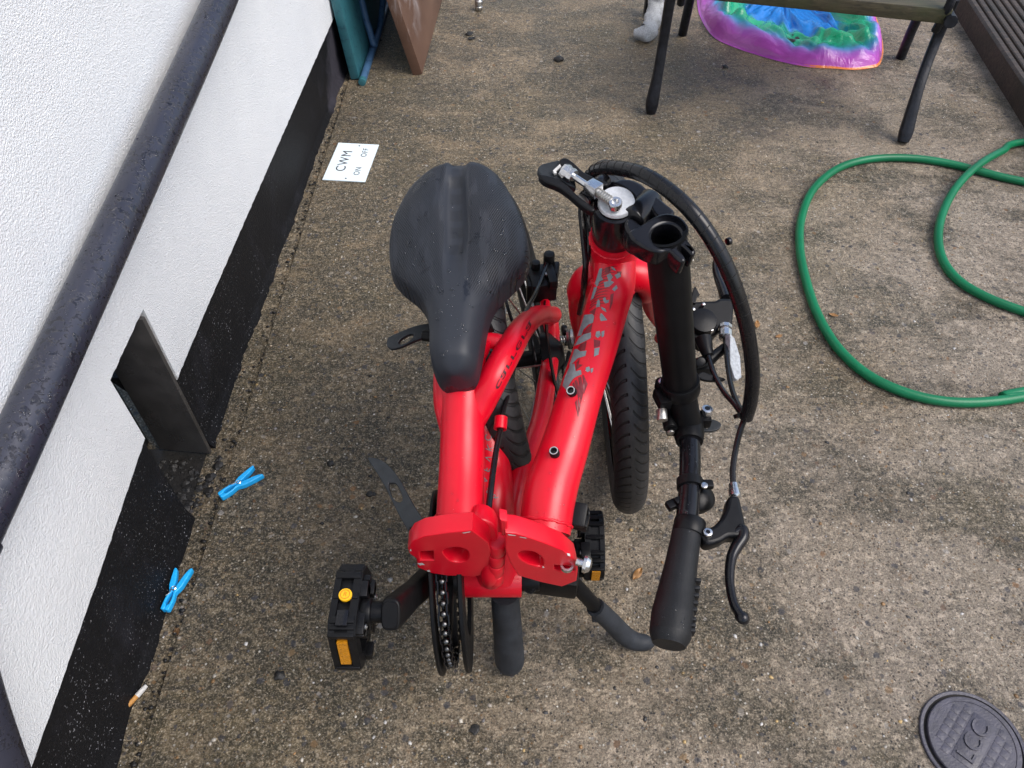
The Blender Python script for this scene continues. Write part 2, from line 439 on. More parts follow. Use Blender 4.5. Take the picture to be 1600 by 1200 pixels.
    rough = t.math('SUBTRACT', t.math('ADD', .36, t.math('MULTIPLY', fine, .25)), t.math('MULTIPLY', wet, .2))
    h = t.math('ADD', t.math('ADD', t.math('MULTIPLY', fine, 1.0), t.math('MULTIPLY', sand, .6)), t.math('MULTIPLY', grit, .25))
    h = t.math('SUBTRACT', h, t.math('MULTIPLY', crust, .35))
    n1 = t.bump(h, .0042, 1.0)
    n2 = t.bump(t.math('MULTIPLY', lines, -1.), .002, .6, n1)
    n3 = t.bump(t.math('MULTIPLY', grain, 1.), .0012, .5, n2)
    return t.done(base, rough, n3, spec=.4)
M['concrete'] = concrete()

def stucco():
    t = NT('white_render'); co = t.co()
    sp = t.noise(430, 3, .6); sp2 = t.noise(120, 4, .6)
    h = t.math('ADD', t.ramp(sp, [(.32, 0.), (.68, 1.)]), t.math('MULTIPLY', sp2, .7))
    c = t.mix(t.ramp(t.noise(6, 4), [(.3, 0.), (.7, 1.)]), (.70, .72, .74), (.75, .77, .785))
    specks = t.math('MULTIPLY', t.ramp(t.noise(130, 2, .5), [(.735, 0.), (.76, 1.)]), .55)
    c = t.mix(specks, c, (.30, .29, .28))
    return t.done(c, .85, t.bump(h, .0013, .8))
M['stucco'] = stucco()
def bitumen():
    t = NT('black_plinth_paint'); co = t.co(); s = t.sep(co)
    old = t.ramp(t.math('ADD', t.math('MULTIPLY', s[1], .62), t.math('MULTIPLY', t.noise(7, 5, .65), .5)), [(.92, 0.), (1.12, 1.)])
    c = t.mix(old, (.0065, .0065, .0075), (.036, .034, .043))
    scuff = t.ramp(t.noise(30, 6, .75, t.co((1, .5, 2))), [(.64, 0.), (.8, 1.)])
    c = t.mix(t.math('MULTIPLY', scuff, .25), c, (.09, .085, .09))
    dust = t.ramp(t.noise(330, 3, .6), [(.64, 0.), (.69, 1.)])
    near = t.ramp(t.math('ADD', t.math('MULTIPLY', s[1], 1.0), t.math('MULTIPLY', t.noise(9, 4), .7)), [(.45, 1.), (1.0, .12)])
    c = t.mix(t.math('MULTIPLY', t.math('MULTIPLY', dust, near), t.ramp(t.noise(16, 4, .7), [(.44, .05), (.6, 1.)])), c, (.42, .42, .45))
    c = t.mix(t.math('MULTIPLY', t.ramp(t.noise(11, 6, .7, t.co((1, 1, .6))), [(.55, 0.), (.7, 1.)]), .5), c, (.020, .020, .026))
    return t.done(c, .58, t.bump(t.noise(220, 4), .0016, .7), spec=.2)
M['bitumen'] = bitumen()
def pipe_mat():
    t = NT('black_pipe'); co = t.co()
    c = t.mix(t.ramp(t.noise(9, 4), [(.3, 0.), (.7, 1.)]), (.015, .016, .027), (.024, .026, .041))
    scr = t.math('MULTIPLY', t.ramp(t.noise(60, 4, .7, t.co((1, 6, 1))), [(.7, 0.), (.76, 1.)]), t.ramp(t.noise(7, 2), [(.6, 0.), (.66, 1.)]))
    c = t.mix(t.math('MULTIPLY', scr, .5), c, (.35, .37, .42))
    wet = t.ramp(t.noise(150, 6, .68, dist=.7), [(.52, 0.), (.57, 1.)])
    wet = t.math('MULTIPLY', wet, t.ramp(t.noise(22, 3), [(.38, .1), (.56, 1.)]))
    c = t.mix(t.math('MULTIPLY', wet, .78), c, (.006, .006, .010))
    nm = t.bump(wet, .0006, .5)
    return t.done(c, t.math('SUBTRACT', .32, t.math('MULTIPLY', wet, .18)), nm, spec=.6)
M['pipe'] = pipe_mat()
M['slate'] = plain('slate_panel', (.050, .047, .045), .30, .3, 22, .2, 300)
M['void'] = plain('recess_shade', (.008, .0075, .007), .8, .4, 50, .6, 200)  # near-black colour stands in for the shade deep inside a recess
def hose_mat():
    t = NT('green_hose'); c = t.mix(t.ramp(t.noise(10, 4), [(.3, 0.), (.7, 1.)]), (.002, .115, .043), (.004, .165, .066))
    d = t.ramp(t.noise(130, 5, .7), [(.6, 0.), (.75, 1.)]); c = t.mix(t.math('MULTIPLY', d, .4), c, (.03, .09, .05))
    return t.done(c, .36, t.bump(t.noise(300, 3), .0004, .35), spec=.32)
M['hose'] = hose_mat()
def wood(name, a, b, green=None, scale=8):
    t = NT(name)
    g = t.noise(scale, 6, .65, t.co((1, 18, 18)), .6)
    c = t.mix(t.ramp(g, [(.35, 0.), (.65, 1.)]), a, b)
    if green: c = t.mix(t.math('MULTIPLY', t.ramp(t.noise(14, 5), [(.45, 0.), (.65, 1.)]), .6), c, green)
    return t.done(c, .6, t.bump(g, .002, .6))
M['bench_wood'] = wood('bench_wood', (.030, .024, .012), (.075, .060, .030), (.040, .046, .014))
M['deck'] = wood('decking_wood', (.020, .013, .009), (.072, .050, .034), (.018, .015, .008))
M['deck_pale'] = wood('pale_decking', (.12, .10, .08), (.2, .17, .14))
M['iron'] = plain('bench_iron', (.010, .011, .015), .45, .6, 70, .8, 160, spec=.3)
def board_mat():
    t = NT('brown_board'); s = t.sep(t.co())
    c = t.mix(t.ramp(t.noise(5, 5, .6, t.co((1, 1, 3))), [(.3, 0.), (.7, 1.)]), (.085, .043, .028), (.135, .075, .050))
    b = t.ramp(t.noise(7, 6, .7, t.co((6, 1.6, 1)), .5), [(.52, 0.), (.72, 1.)])
    hi = t.ramp(s[2], [(.05, 0.), (.14, 1.)])
    c = t.mix(t.math('MULTIPLY', t.math('MULTIPLY', b, hi), .7), c, (.40, .37, .37))
    return t.done(c, .45, t.bump(t.noise(90, 4), .0008, .4))
M['board'] = board_mat()
def teal_mat():
    t = NT('teal_paint')
    c = t.mix(t.ramp(t.noise(12, 4), [(.3, 0.), (.7, 1.)]), (.022, .10, .125), (.035, .145, .17))
    w = t.ramp(t.noise(55, 4, .6, dist=.8), [(.56, 0.), (.62, 1.)]); c = t.mix(t.math('MULTIPLY', w, .6), c, (.012, .05, .075))
    return t.done(c, .4, t.bump(w, .0006, .4))
M['teal'] = teal_mat()
def bluetube_mat():
    t = NT('blue_tube_paint')
    c = t.mix(t.ramp(t.noise(10, 4), [(.3, 0.), (.7, 1.)]), (.045, .10, .19), (.06, .14, .26))
    w = t.ramp(t.noise(60, 4, .6, dist=.8), [(.56, 0.), (.62, 1.)]); c = t.mix(t.math('MULTIPLY', w, .6), c, (.012, .04, .09))
    return t.done(c, .4)
M['bluetube'] = bluetube_mat()
def colattr(name, rough=.35, bump=.4, bs=60, coat=None):
    t = NT(name); a = t.n.new('ShaderNodeAttribute'); a.attribute_name = 'col'
    return t, a.outputs['Color']
def pool_mat():
    t, c = colattr('rainbow_vinyl')
    d = t.math('MULTIPLY', t.ramp(t.noise(16, 6, .7, dist=.6), [(.60, 0.), (.70, 1.)]), .45)
    c = t.mix(d, c, (.03, .05, .05))
    return t.done(c, .2, t.bump(t.noise(12, 5, .6, dist=1.2), .010, .6))
M['pool'] = pool_mat()
def stones_mat():
    t, c = colattr('loose_grit'); return t.done(c, .45, t.bump(t.noise(500, 3), .0005, .5))
M['stones'] = stones_mat()
M['peg'] = plain('blue_peg_plastic', (.016, .41, .86), .35, .1, 150)
M['peg'].node_tree.nodes['Principled BSDF'].inputs['Subsurface Weight'].default_value = 0.0
M['plate_white'] = plain('white_laminate', (.72, .82, .86), .35, .03, 40)
M['cast_iron'] = plain('cast_iron_cover', (.046, .044, .060), .42, .35, 60, .5, 350)
M['rust'] = plain('cover_gap_dirt', (.012, .010, .008), .8, .4, 60)
M['tan_paper'] = plain('cork_filter_paper', (.42, .20, .05), .7, .25, 300)
M['white_paper'] = plain('damp_white_paper', (.50, .49, .47), .7, .15, 200)
M['rag'] = plain('pale_grey_mesh', (.36, .37, .38), .7, .35, 300, .9, 260)
M['dirt'] = plain('black_dirt', (.010, .009, .008), .55, .5, 120, .9, 300)
M['leaf'] = plain('dead_leaf', (.26, .13, .04), .55, .4, 120, .4, 200)

# ================================================================== SETTING
# concrete yard: one big slab and a narrow strip against the house
def wallx(Y):
    if Y > .735: return -.492+.0343*(Y-.746)
    if Y < .61: return -.483+.0075*(Y-.61)
    return -.487
def jointx(Y): return -.4525+.0125*(Y-.3)+.002*mnoise.noise(Vector((0, Y*3, 0)))
def make_ground():
    mb = MB(); ys = [-1.5+i*.06 for i in range(110)]+[6, 9, 14, 25]
    xs = [None, None, -.3, 0, .4, .8, 1.5, 3, 6, 12, 25]
    vs = []; fs = []
    for y in ys:
        j = jointx(y)
        for k, x in enumerate(xs):
            if k == 0: vs.append((j-.001, y, -.0075+.004*mnoise.noise(Vector((0, y*8, 5)))))
            elif k == 1: vs.append((j+.0025+.0015*mnoise.noise(Vector((3, y*25, 0))), y, 0))
            else: vs.append((x, y, 0))
    n = len(xs)
    for i in range(len(ys)-1):
        for k in range(n-1): fs.append((i*n+k, i*n+k+1, (i+1)*n+k+1, (i+1)*n+k))
    mb.add(vs, fs); o = mb.build('concrete_ground', M['concrete']); tag(o, kind='structure')
    mb = MB(); vs = []; fs = []
    for y in ys:
        j = jointx(y)
        for k, (x, z) in enumerate(((-1.2, -.004), (-.5, -.004), (j-.006+.0015*mnoise.noise(Vector((9, y*25, 0))), -.004), (j-.001, -.0075+.004*mnoise.noise(Vector((0, y*8, 5)))))): vs.append((x, y, z))
    for i in range(len(ys)-1):
        for k in range(3): fs.append((i*4+k, i*4+k+1, (i+1)*4+k+1, (i+1)*4+k))
    mb.add(vs, fs); o = mb.build('concrete_edge_strip', M['concrete']); tag(o, kind='structure')
make_ground()

# house wall
def make_wall():
    root = thing('house_wall', 'white rendered house wall with black painted plinth along the left side', 'wall', (-.49, .7, 0))
    mb = MB(); vs = []; fs = []; ys = []
    y = -1.6
    while y < 4.5: ys.append(y); y += .008 if .0 < y < 2.2 else .05
    for e in (.61, .6101, .735, .7351): ys.append(e)
    ys = sorted(ys)
    for y in ys:
        if y <= .61: hb = .186-.022*max(0, (.61-y))/.36 if y > .2 else .161
        elif y <= .735: hb = .302
        else: hb = .164-.011*(y-.735)
        hb += .0016*mnoise.noise(Vector((y*70, 2, 0)))+.0012*mnoise.noise(Vector((y*190, 5, 0)))
        f_ = min(1, max(0, (y-.35)/.65)); f_ = f_*f_*(3-2*f_)
        x = (-.480+.0075*(y-.61))*(1-f_)+(-.486+.0343*(y-.735))*f_
        vs += [(x-.045, y, hb+.002), (x-.002, y, hb), (x, y, hb+.003), (x, y, 2.7), (x-.05, y, 2.7)]
    for i in range(len(ys)-1):
        for k in range(4): fs.append((i*5+k, (i+1)*5+k, (i+1)*5+k+1, i*5+k+1))
    mb.add(vs, fs); mb.build('white_render', M['stucco'], root, 12)
    for (y0, y1) in ((-1.6, .61), (.735, 4.5)):
        mb = MB(); vs = []; fs = []; n = 0; y = y0
        while y <= y1+1e-6:
            x = wallx(y); j = .006*mnoise.noise(Vector((y*11, 8, 0)))+.0045*mnoise.noise(Vector((y*60, 3, 0)))
            ht = .187 if y1 < 1 else .168
            vs += [(x-.10, y, ht), (x-.0005, y, ht), (x, y, .02), (x+.003, y, .006), (x+.008+j, y, -.0025), (x+.008+j, y, -.02)]
            n += 1; y += (y1-y0)/400
        for i in range(n-1):
            for k in range(5): fs.append((i*6+k, (i+1)*6+k, (i+1)*6+k+1, i*6+k+1))
        # end faces towards the recess
        fs.append(tuple(range(6))); fs.append(tuple((n-1)*6+k for k in range(6)))
        mb.add(vs, fs); mb.build('plinth', M['bitumen'], root, 50)
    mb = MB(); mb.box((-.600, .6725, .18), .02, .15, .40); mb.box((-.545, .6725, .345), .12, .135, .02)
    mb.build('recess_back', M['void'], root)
    mb = MB(); mb.box((-.5235, .729, .149), .083, .007, .298, Matrix.Rotation(R(-6), 3, 'Z'), .001)
    p = mb.build('recess_panel', M['slate'], root); p['label'] = 'dark slate panel lining the recess'
    mb = MB(); rnd = random.Random(5)
    for k in range(150):
        c = V(-.59+.125*rnd.random()**.8, rnd.uniform(.615, .715), -.003); r = .0015+.007*rnd.random()**2.5
        clump(mb, c, r, rnd)
    mb.box((-.545, .6725, -.006), .11, .12, .006); tag(mb.build('recess_dirt', M['dirt'], root), kind='stuff')
    return root
def clump(mb, c, r, rnd, flat=.55):
    bm = bmesh.new(); bmesh.ops.create_icosphere(bm, subdivisions=2, radius=r); o = rnd.random()*50
    for v in bm.verts:
        f = 1+.55*mnoise.noise(v.co/r*1.3+Vector((o, 0, 0))); v.co *= f; v.co.z *= flat
    bm.verts.index_update(); mb.add([Vector(c)+v.co for v in bm.verts], [tuple(v.index for v in f.verts) for f in bm.faces]); bm.free()
make_wall()

# waste pipe on the wall
def make_pipe():
    root = thing('waste_pipe', 'thick wet black plastic pipe sloping along the white wall', 'pipe', (-.46, .5, .43))
    r = .0226
    A = V(-.424, 1.75, .590); B = V(-.4305, 1.17, .516); C = V(-.461, .50, .429); E = V(-.472, .285, .402)
    Fp = V(-.468, .205, .262); G = V(-.462, .07, -.01)
    mb = MB(); mb.tube([A+V(.03, 1.6, .2), A, B, C, E+(C-E)*.15], r, 28, 60); bv = mb.bvh(); main = mb.build('pipe_run', M['pipe'], root)
    mb = MB(); d1 = (C-E).normalized(); d2 = (Fp-E).normalized()
    mb.tube([E+d1*.05, E+d1*.02, E+(d1+d2)*.006, E+d2*.02, E+d2*.05], [r*1.12]*5, 28, 20); mb.build('elbow', M['pipe'], root)
    mb = MB(); mb.tube([E+d2*.045, Fp, G], r, 28, 20); mb.build('down_run', M['pipe'], root)
    mb = MB(); p = V(-.412, 1.45, .552)
    for yy, hh, xx in ((1.50, .558, -.427),):
        mb.lathe((xx, yy-.012, hh-.0016), (.03, 1, .128), [(0, r+.0005), (0, r+.004), (.024, r+.004), (.024, r+.0005)], 28, False, True)
        mb.box((xx-.028, yy, hh), .02, .022, .03, None, .002)
    mb.build('pipe_clip', M['black_plastic'], root)
    d = drops(bv, (0, 0, 380, 860), 420, .0006, .0020, 3); tag(d.build('water_drops', M['water'], root), kind='stuff')
make_pipe()

# ================================================================== FOLDED BICYCLE
bike = thing('folded_bicycle', 'red folding bicycle folded in half with black saddle, standing on wet concrete', 'bicycle', (.04, .55, 0))
def part(name, mb, mat, parent=None, smooth=35, label=None, kind=None):
    o = mb.build(name, M[mat] if isinstance(mat, str) else mat, parent or bike, smooth)
    if label: o['label'] = label
    if kind: o['kind'] = kind
    return o

# ---- wheels
def wheel(center, axle, r, name, half_axle, label, spin=0.0):
    ax = Vector(axle).normalized(); c = Vector(center)
    q = Vector((0, 0, 1)); N = (q-ax*ax.dot(q)).normalized(); B = ax.cross(N)
    e = thing('tmp', '', '', c); del e['label']; del e['category']; bn = BASE.pop(e.name); e.name = name; BASE[e.name] = c
    e.parent = bike; e.location = c-BASE[bike.name]; e['label'] = label
    n = 120; m = 18; mb = MB(); vs = []; fs = []; uv = []
    rt = .0215
    for i in range(n+1):
        an = 2*math.pi*i/n; d = B*math.cos(an)+N*math.sin(an)
        for k in range(m):
            th = -R(140)+R(280)*k/(m-1); rr = r-rt+math.cos(th)*rt*(1.0 if math.cos(th) > 0 else .8); xx = math.sin(th)*rt*.98
            vs.append(c+d*rr+ax*xx); uv.append((i/n, th/R(120)))
    for i in range(n):
        for k in range(m-1): fs.append((i*m+k, i*m+k+1, (i+1)*m+k+1, (i+1)*m+k))
    mb.add(vs, fs); mb.uv = uv; part('tyre', mb, 'tyre', e, 60)
    rr = r-.040
    mb = MB(); mb.lathe(c, ax, [(-.0115, rr+.010), (-.0125, rr), (-.008, rr-.012), (.008, rr-.012), (.0125, rr), (.0115, rr+.010)], 90, False, True); part('rim', mb, 'black_satin', e)
    for k in range(6):
        a0 = spin+k*math.pi/3; pts = []
        for s in (-1, 1):
            mb = MB()
            for j in range(6):
                a1 = a0+j*.07; a2 = a0+(j+1)*.07
                P = lambda a, q_: c+(B*math.cos(a)+N*math.sin(a))*q_+ax*s*.0127
                mb.add([P(a1, rr-.003), P(a2, rr-.003), P(a2, rr+.006), P(a1, rr+.006)], [(0, 1, 2, 3)])
            part('rim_decal', mb, 'red', e, 0)
    mb = MB(); L = half_axle-.012
    mb.lathe(c, ax, [(-L, .006), (-L, .010), (-.033, .012), (-.033, .022), (-.028, .022), (-.026, .011), (.026, .011), (.028, .022), (.033, .022), (.033, .012), (L, .010), (L, .006)], 24)
    part('hub', mb, 'black_satin', e)
    for k in range(20):
        mb = MB(); s = 1 if k % 2 else -1; a = spin+2*math.pi*k/20; a2 = a+(.55 if (k//2) % 2 else -.55)
        p1 = c+(B*math.cos(a2)+N*math.sin(a2))*.020+ax*s*.030; p2 = c+(B*math.cos(a)+N*math.sin(a))*(rr-.010)+ax*s*.003
        mb.tube([p1, p2], .0011, 6, 1); part('spoke', mb, 'dull_steel', e)
    return e
WR = .24
FWc = V(.143, .745, .238); FWax = V(1, 0, .116)
RWc = V(.015, .712, .232); RWax = V(1, 0.0, .235)
wheel(FWc, FWax, WR, 'wheel', .052, 'front wheel with worn black tread tyre beside the main tube', .2)
wheel(RWc, RWax, .235, 'wheel', .066, 'rear wheel under the saddle', .45)

# ---- rear half of the frame
rf = thing('tmp', '', '', (-.03, .5, 0)); del rf['label']; del rf['category']
BASE.pop('tmp', None); rf.name = 'rear_frame'; BASE['rear_frame'] = V(-.03, .5, 0); rf.parent = bike; rf.location = V(-.03, .5, 0)-BASE['folded_bicycle']
tubeL = MB(); tubeL.tube([W(718, 826, .345), W(721, 740, .357), W(723, 660, .376), W(725, 600, .392), W(727, 550, .400)], [.0235, .0228, .0225, .0228, .023], 32, 24)
part('main_tube', tubeL, 'red', rf)
ST = W(742, 528, .415); SB = V(-.035, .535, .25)
mb = MB(); mb.tube([SB, ST], [.018, .0185], 28, 4); part('seat_tube', mb, 'red', rf)
BB = V(-.0233, .404, .197)
mb = MB(); mb.lathe(BB-V(.034, 0, 0), (1, 0, 0), [(0, .016), (.0, .0190), (.001, .0196), (.067, .0196), (.068, .0190), (.068, .016)], 36); part('bottom_bracket_shell', mb, 'red', rf)
mb = MB(); mb.tube([BB+V(.005, .0, .008), W(772, 800, .285), W(770, 730, .30), W(752, 660, .325)], [.024, .022, .020, .017], 28, 20, .9); part('down_tube', mb, 'red', rf)
dt = mb.bvh()
stayR = MB(); stayR.tube([W(728, 668, .366), W(750, 630, .386), W(773, 588, .408), W(796, 546, .412), W(815, 514, .395), W(838, 494, .350), W(864, 492, .285)], [.016, .0160, .0150, .0146, .0136, .0126, .0118], 24, 40)
stayR_b = stayR.bvh()
part('seat_stay', stayR, 'red', rf)
mb = MB(); mb.tube([W(712, 668, .366), W(701, 625, .380), W(699, 560, .385), V(-.080, .68, .32), V(-.070, .742, .26)], [.017, .016, .014, .012, .010], 20, 30); part('seat_stay', mb, 'red', rf)
mb = MB(); mb.tube([W(863, 500, .270), W(862, 545, .247), W(854, 600, .255), W(845, 655, .268), W(828, 705, .280), W(812, 742, .286), W(802, 785, .280), W(799, 830, .262)], [.0085, .0112, .0118, .0118, .0118, .0118, .0120, .0120], 22, 48)
part('chain_stay', mb, 'red', rf)
mb = MB(); mb.tube([V(-.08, .742, .243), V(-.075, .62, .25), V(-.05, .5, .25), BB+V(-.02, .03, .0)], [.010, .011, .0115, .012], 18, 24); part('chain_stay', mb, 'red', rf)
mb = MB(); mb.tube([ST+V(.008, .002, -.004), W(800, 541, .408)], .0100, 20, 2); mb.rtube(W(782, 538, .411), W(796, 540, .409), .0112, 20); part('stay_bridge', mb, 'red', rf)
mb = MB(); mb.tube([W(856, 497, .305), W(852, 478, .300), W(850, 450, .296)], [.0085, .007, .006], 16, 10); part('caliper_mount', mb, 'red', rf)
mb = MB(); p = W(862, 520, .262)
px_plate(mb, [(856, 492), (872, 492), (875, 520), (873, 552), (858, 556), (856, 530)], p, (.25, -.25, 1), .010, .001); part('dropout', mb, 'red', rf)
mb = MB(); mb.rtube(W(862, 488, .290), W(870, 488, .288), .006, 14); part('mount_bolt', mb, 'black_gloss', rf)
# cable stop on the tube
mb = MB(); mb.lathe(W(783, 652, .365), (W(781, 676, .360)-W(783, 652, .365)), [(0, .004), (0, .0070), (.0135, .0070), (.0135, .0040), (.004, .0036)], 18); part('cable_stop', mb, 'red', rf)
mb = MB(); text_decal(mb, 'carrera', (803, 556), (30/math.sqrt(1), -58), (30*.5, 16), stayR_b, .62, .0006, 1.0)
part('lettering', mb, 'text_dark', rf, 0)
mb = MB()
for (u, v, t_) in ((762, 684, 'C'), (764, 700, 'K'), (762, 716, 'V'), (760, 734, 'F'), (757, 750, 'A'), (765, 768, '&'), (773, 776, '6')):
    text_decal(mb, t_, (u, v), (5, -15), (15, 6), dt, .9, .0006)
if mb.f: part('small_lettering', mb, 'graphic_grey', rf, 0)
else: pass

# ---- hinge plates (the open frame hinge)
NL = V(0, -1, -.10).normalized(); PLp = V(-.058, .360, .325)
mb = MB()
outl = smooth_poly([(637, 858), (645, 846), (662, 838), (700, 832), (738, 829), (750, 838), (763, 848), (770, 870), (766, 896), (742, 901), (700, 900), (674, 896), (652, 887), (650, 873), (640, 866)], 1)
hole = smooth_poly([(692, 862), (703, 856), (720, 856), (731, 862), (731, 874), (720, 879), (703, 876)], 4)
slot = [(655, 862), (677, 861), (678, 876), (657, 876)]
px_plate(mb, outl, PLp, NL, .019, .0014, (hole, slot)); plateL_b = mb.bvh(); part('hinge_plate', mb, 'red', rf, 30)
mb = MB(); px_plate(mb, [(650, 858), (735, 853), (737, 883), (652, 880)], PLp+V(0, .0165, 0), NL, .003, 0.0002); part('hinge_plate_back', mb, plain('bare_casting', (.62, .58, .62), .5, .25, 120), rf)
mb = MB(); px_plate(mb, [(652, 858), (681, 857), (682, 880), (654, 880)], PLp+V(0, .010, 0), NL, .004, 0.0002); part('latch_slot_shade', mb, 'void', rf)  # dark plate behind the slot, shade of the hole put in as colour
# top lug of the hinge
mb = MB(); 
px_plate(mb, smooth_poly([(735, 826), (741, 813), (757, 812), (772, 822), (778, 838), (772, 848), (757, 846), (745, 838)], 3), PLp+V(0, -.004, 0), V(0, -1, .35), .024, .0025); part('hinge_lug', mb, 'red', rf, 30)
HA = atY(777, 846, .364); HBm = atY(774, 908, .364)
for k in range(4):
    mb = MB(); a = HA.lerp(HBm, k/4+.01); b = HA.lerp(HBm, (k+1)/4-.012); mb.rtube(a, b, .0085, 22, .0010)
    part('hinge_knuckle', mb, 'red', rf)
mb = MB(); mb.rtube(HA.lerp(HBm, .06), HA.lerp(HBm, .94), .0058, 14); part('hinge_pin', mb, 'dull_steel', rf)

# ---- front half of the frame
ff = thing('tmp', '', '', (.1, .5, 0)); del ff['label']; del ff['category']
BASE.pop('tmp', None); ff.name = 'front_frame'; BASE['front_frame'] = V(.1, .5, 0); ff.parent = bike; ff.location = V(.1, .5, 0)-BASE['folded_bicycle']
DISC = W(963, 318, .580)
HX = V(.10, .325, -1).normalized()          # steering axis, pointing down
tubeR = MB(); tubeR.tube([W(851, 832, .332), W(860, 770, .347), W(882, 700, .362), W(907, 615, .390), W(930, 545, .425), W(948, 482, .462), W(960, 438, .488), DISC+HX*.085+V(0, .008, 0)], [.0255, .0265, .0248, .0228, .0222, .0218, .0212, .0205], 36, 48)
tubeR_b = tubeR.bvh(); part('main_tube', tubeR, 'red', ff)
mb = MB(); mb.lathe(DISC+HX*.048, HX, [(0, .018), (0, .0235), (.006, .0245), (.012, .0232), (.060, .0235), (.072, .0248), (.082, .0245), (.082, .018)], 32); part('head_tube', mb, 'red', ff)
NR = V(.05, -1, -.08).normalized(); PRp = V(.035, .354, .32)
mb = MB()
outr = smooth_poly([(790, 833), (806, 834), (824, 839), (850, 848), (880, 860), (899, 876), (903, 892), (901, 908), (878, 917), (845, 910), (810, 900), (797, 880), (789, 858)], 1)
holer = smooth_poly([(810, 866), (818, 861), (835, 863), (848, 873), (848, 884), (838, 885), (818, 877)], 4)
slotr = [(866, 883), (886, 884), (898, 888), (897, 893), (880, 895), (866, 890)]
px_plate(mb, outr, PRp, NR, .019, .0014, (holer, slotr)); plateR_b = mb.bvh(); part('hinge_plate', mb, 'red', ff, 30)
mb = MB(); px_plate(mb, [(802, 850), (893, 874), (893, 902), (805, 890)], PRp+V(0, .0165, 0), NR, .003, .0002); part('hinge_plate_back', mb, 'red', ff)
mb = MB(); px_plate(mb, [(781, 812), (793, 815), (794, 838), (784, 838)], PRp+V(0, .004, 0), NR, .012, .002); part('hinge_lug', mb, 'red', ff, 30)
mb = MB(); mb.tube([W(780, 838, .335), W(776, 858, .322), W(768, 893, .292), W(768, 905, .262)], [.008, .010, .011, .011], 18, 12); part('hinge_gusset', mb, 'red', rf)
mb = MB(); p = atY(886, 889, .352); mb.lathe(p+V(0, .004, -.003), (0, -.12, 1), [(0, .0045), (0, .0066), (.006, .0066), (.006, .0045)], 20, False, True); part('latch_ring', mb, 'chrome', ff)
mb = MB(); a = atY(900, 877, .352); mb.rtube(a, a+V(.009, -.003, 0), .0038, 14); mb.lathe(a+V(.007, -.0023, 0), V(1, -.3, 0), [(0, .003), (0, .0085), (.003, .0088), (.0065, .0065), (.008, .002)], 20); part('latch_bolt', mb, 'chrome', ff)
for (u, v, h) in ((894, 613, .413), (867, 709, .381)):
    mb = MB(); d = ray(u, v).normalized(); hit = tubeR_b.ray_cast(CAMP, d); nn = hit[1] if hit[1].dot(d) < 0 else -hit[1]; nn = (nn+V(0, 0, .3)).normalized()
    mb.lathe(hit[0]-nn*.002, nn, [(0, .0052), (.006, .0052), (.007, .0046), (.007, .0034), (.0045, .0032), (.0042, .0)], 18, False)
    part('bottle_boss_bolt', mb, 'black_gloss', ff)
    mb = MB(); mb.lathe(hit[0]+nn*.0050, nn, [(0, .0044), (.0004, .0044), (.0004, .0034), (0, .0034)], 18, False, True); mb.v = [p_+nn*.0018 for p_ in mb.v]; part('bolt_rim', mb, 'chrome', ff)
# bare metal where the paint has chipped off the hinge edges
for bv_, par_, polys in ((plateL_b, rf, ([(652, 880), (660, 879), (664, 882), (656, 883)], [(666, 891), (671, 890), (673, 893), (668, 894)], [(722, 832), (735, 830), (735, 831), (724, 833)], [(640, 860), (642, 857), (643, 861)])),
                         (plateR_b, ff, ([(793, 834), (806, 836), (806, 837), (795, 836)], [(812, 838), (823, 840), (822, 841), (812, 839)], [(885, 864), (890, 865), (891, 869), (887, 868)], [(848, 884), (851, 886), (848, 887)]))):
    for pl in polys:
        mb = MB(); decal(mb, pl, bv_, .0003, 2.0)
        if mb.f: part('paint_chip', mb, 'white_paper', par_, 0)
# side stub with magnet block
mb = MB(); mb.tube([W(868, 808, .330), W(884, 806, .328), W(893, 806, .327)], [.016, .0105, .0100], 20, 8); part('magnet_stub', mb, 'red', ff)
mb = MB(); mb.box(W(904, 806, .330), .016, .024, .020, Matrix.Rotation(R(-12), 3, 'Z') @ Matrix.Rotation(R(20), 3, 'X'), .0025); mb.box(W(903, 815, .326), .021, .014, .012, Matrix.Rotation(R(-16), 3, 'Z'), .002); mb.rtube(W(917, 803, .325), W(921, 803, .325), .006, 14); part('magnet_block', mb, 'black_plastic', ff)
def weld(cen, ax, r, name, par):
    x_, y_, z_ = plane_basis(ax); pts = []
    for i in range(61):
        a_ = i/60*2*math.pi; w_ = .0006*math.sin(a_*26); pts.append(Vector(cen)+(x_*math.cos(a_)+y_*math.sin(a_))*(r+w_)+z_*.0005*math.sin(a_*13))
    mb = MB(); mb.tube(pts, .0017, 8, 60, smooth=False, closed=True); part(name, mb, 'red', par, 60)
weld(W(718.5, 812, .345), W(720, 740, .345)-W(718, 826, .345), .0232, 'weld_bead', rf)
weld(W(853, 818, .335), W(860, 770, .347)-W(851, 832, .332), .0256, 'weld_bead', ff)
weld(DISC+HX*.056, HX, .0236, 'weld_bead', ff)
weld(W(957, 448, .482), W(960, 438, .488)-W(948, 482, .462), .0212, 'weld_bead', ff)
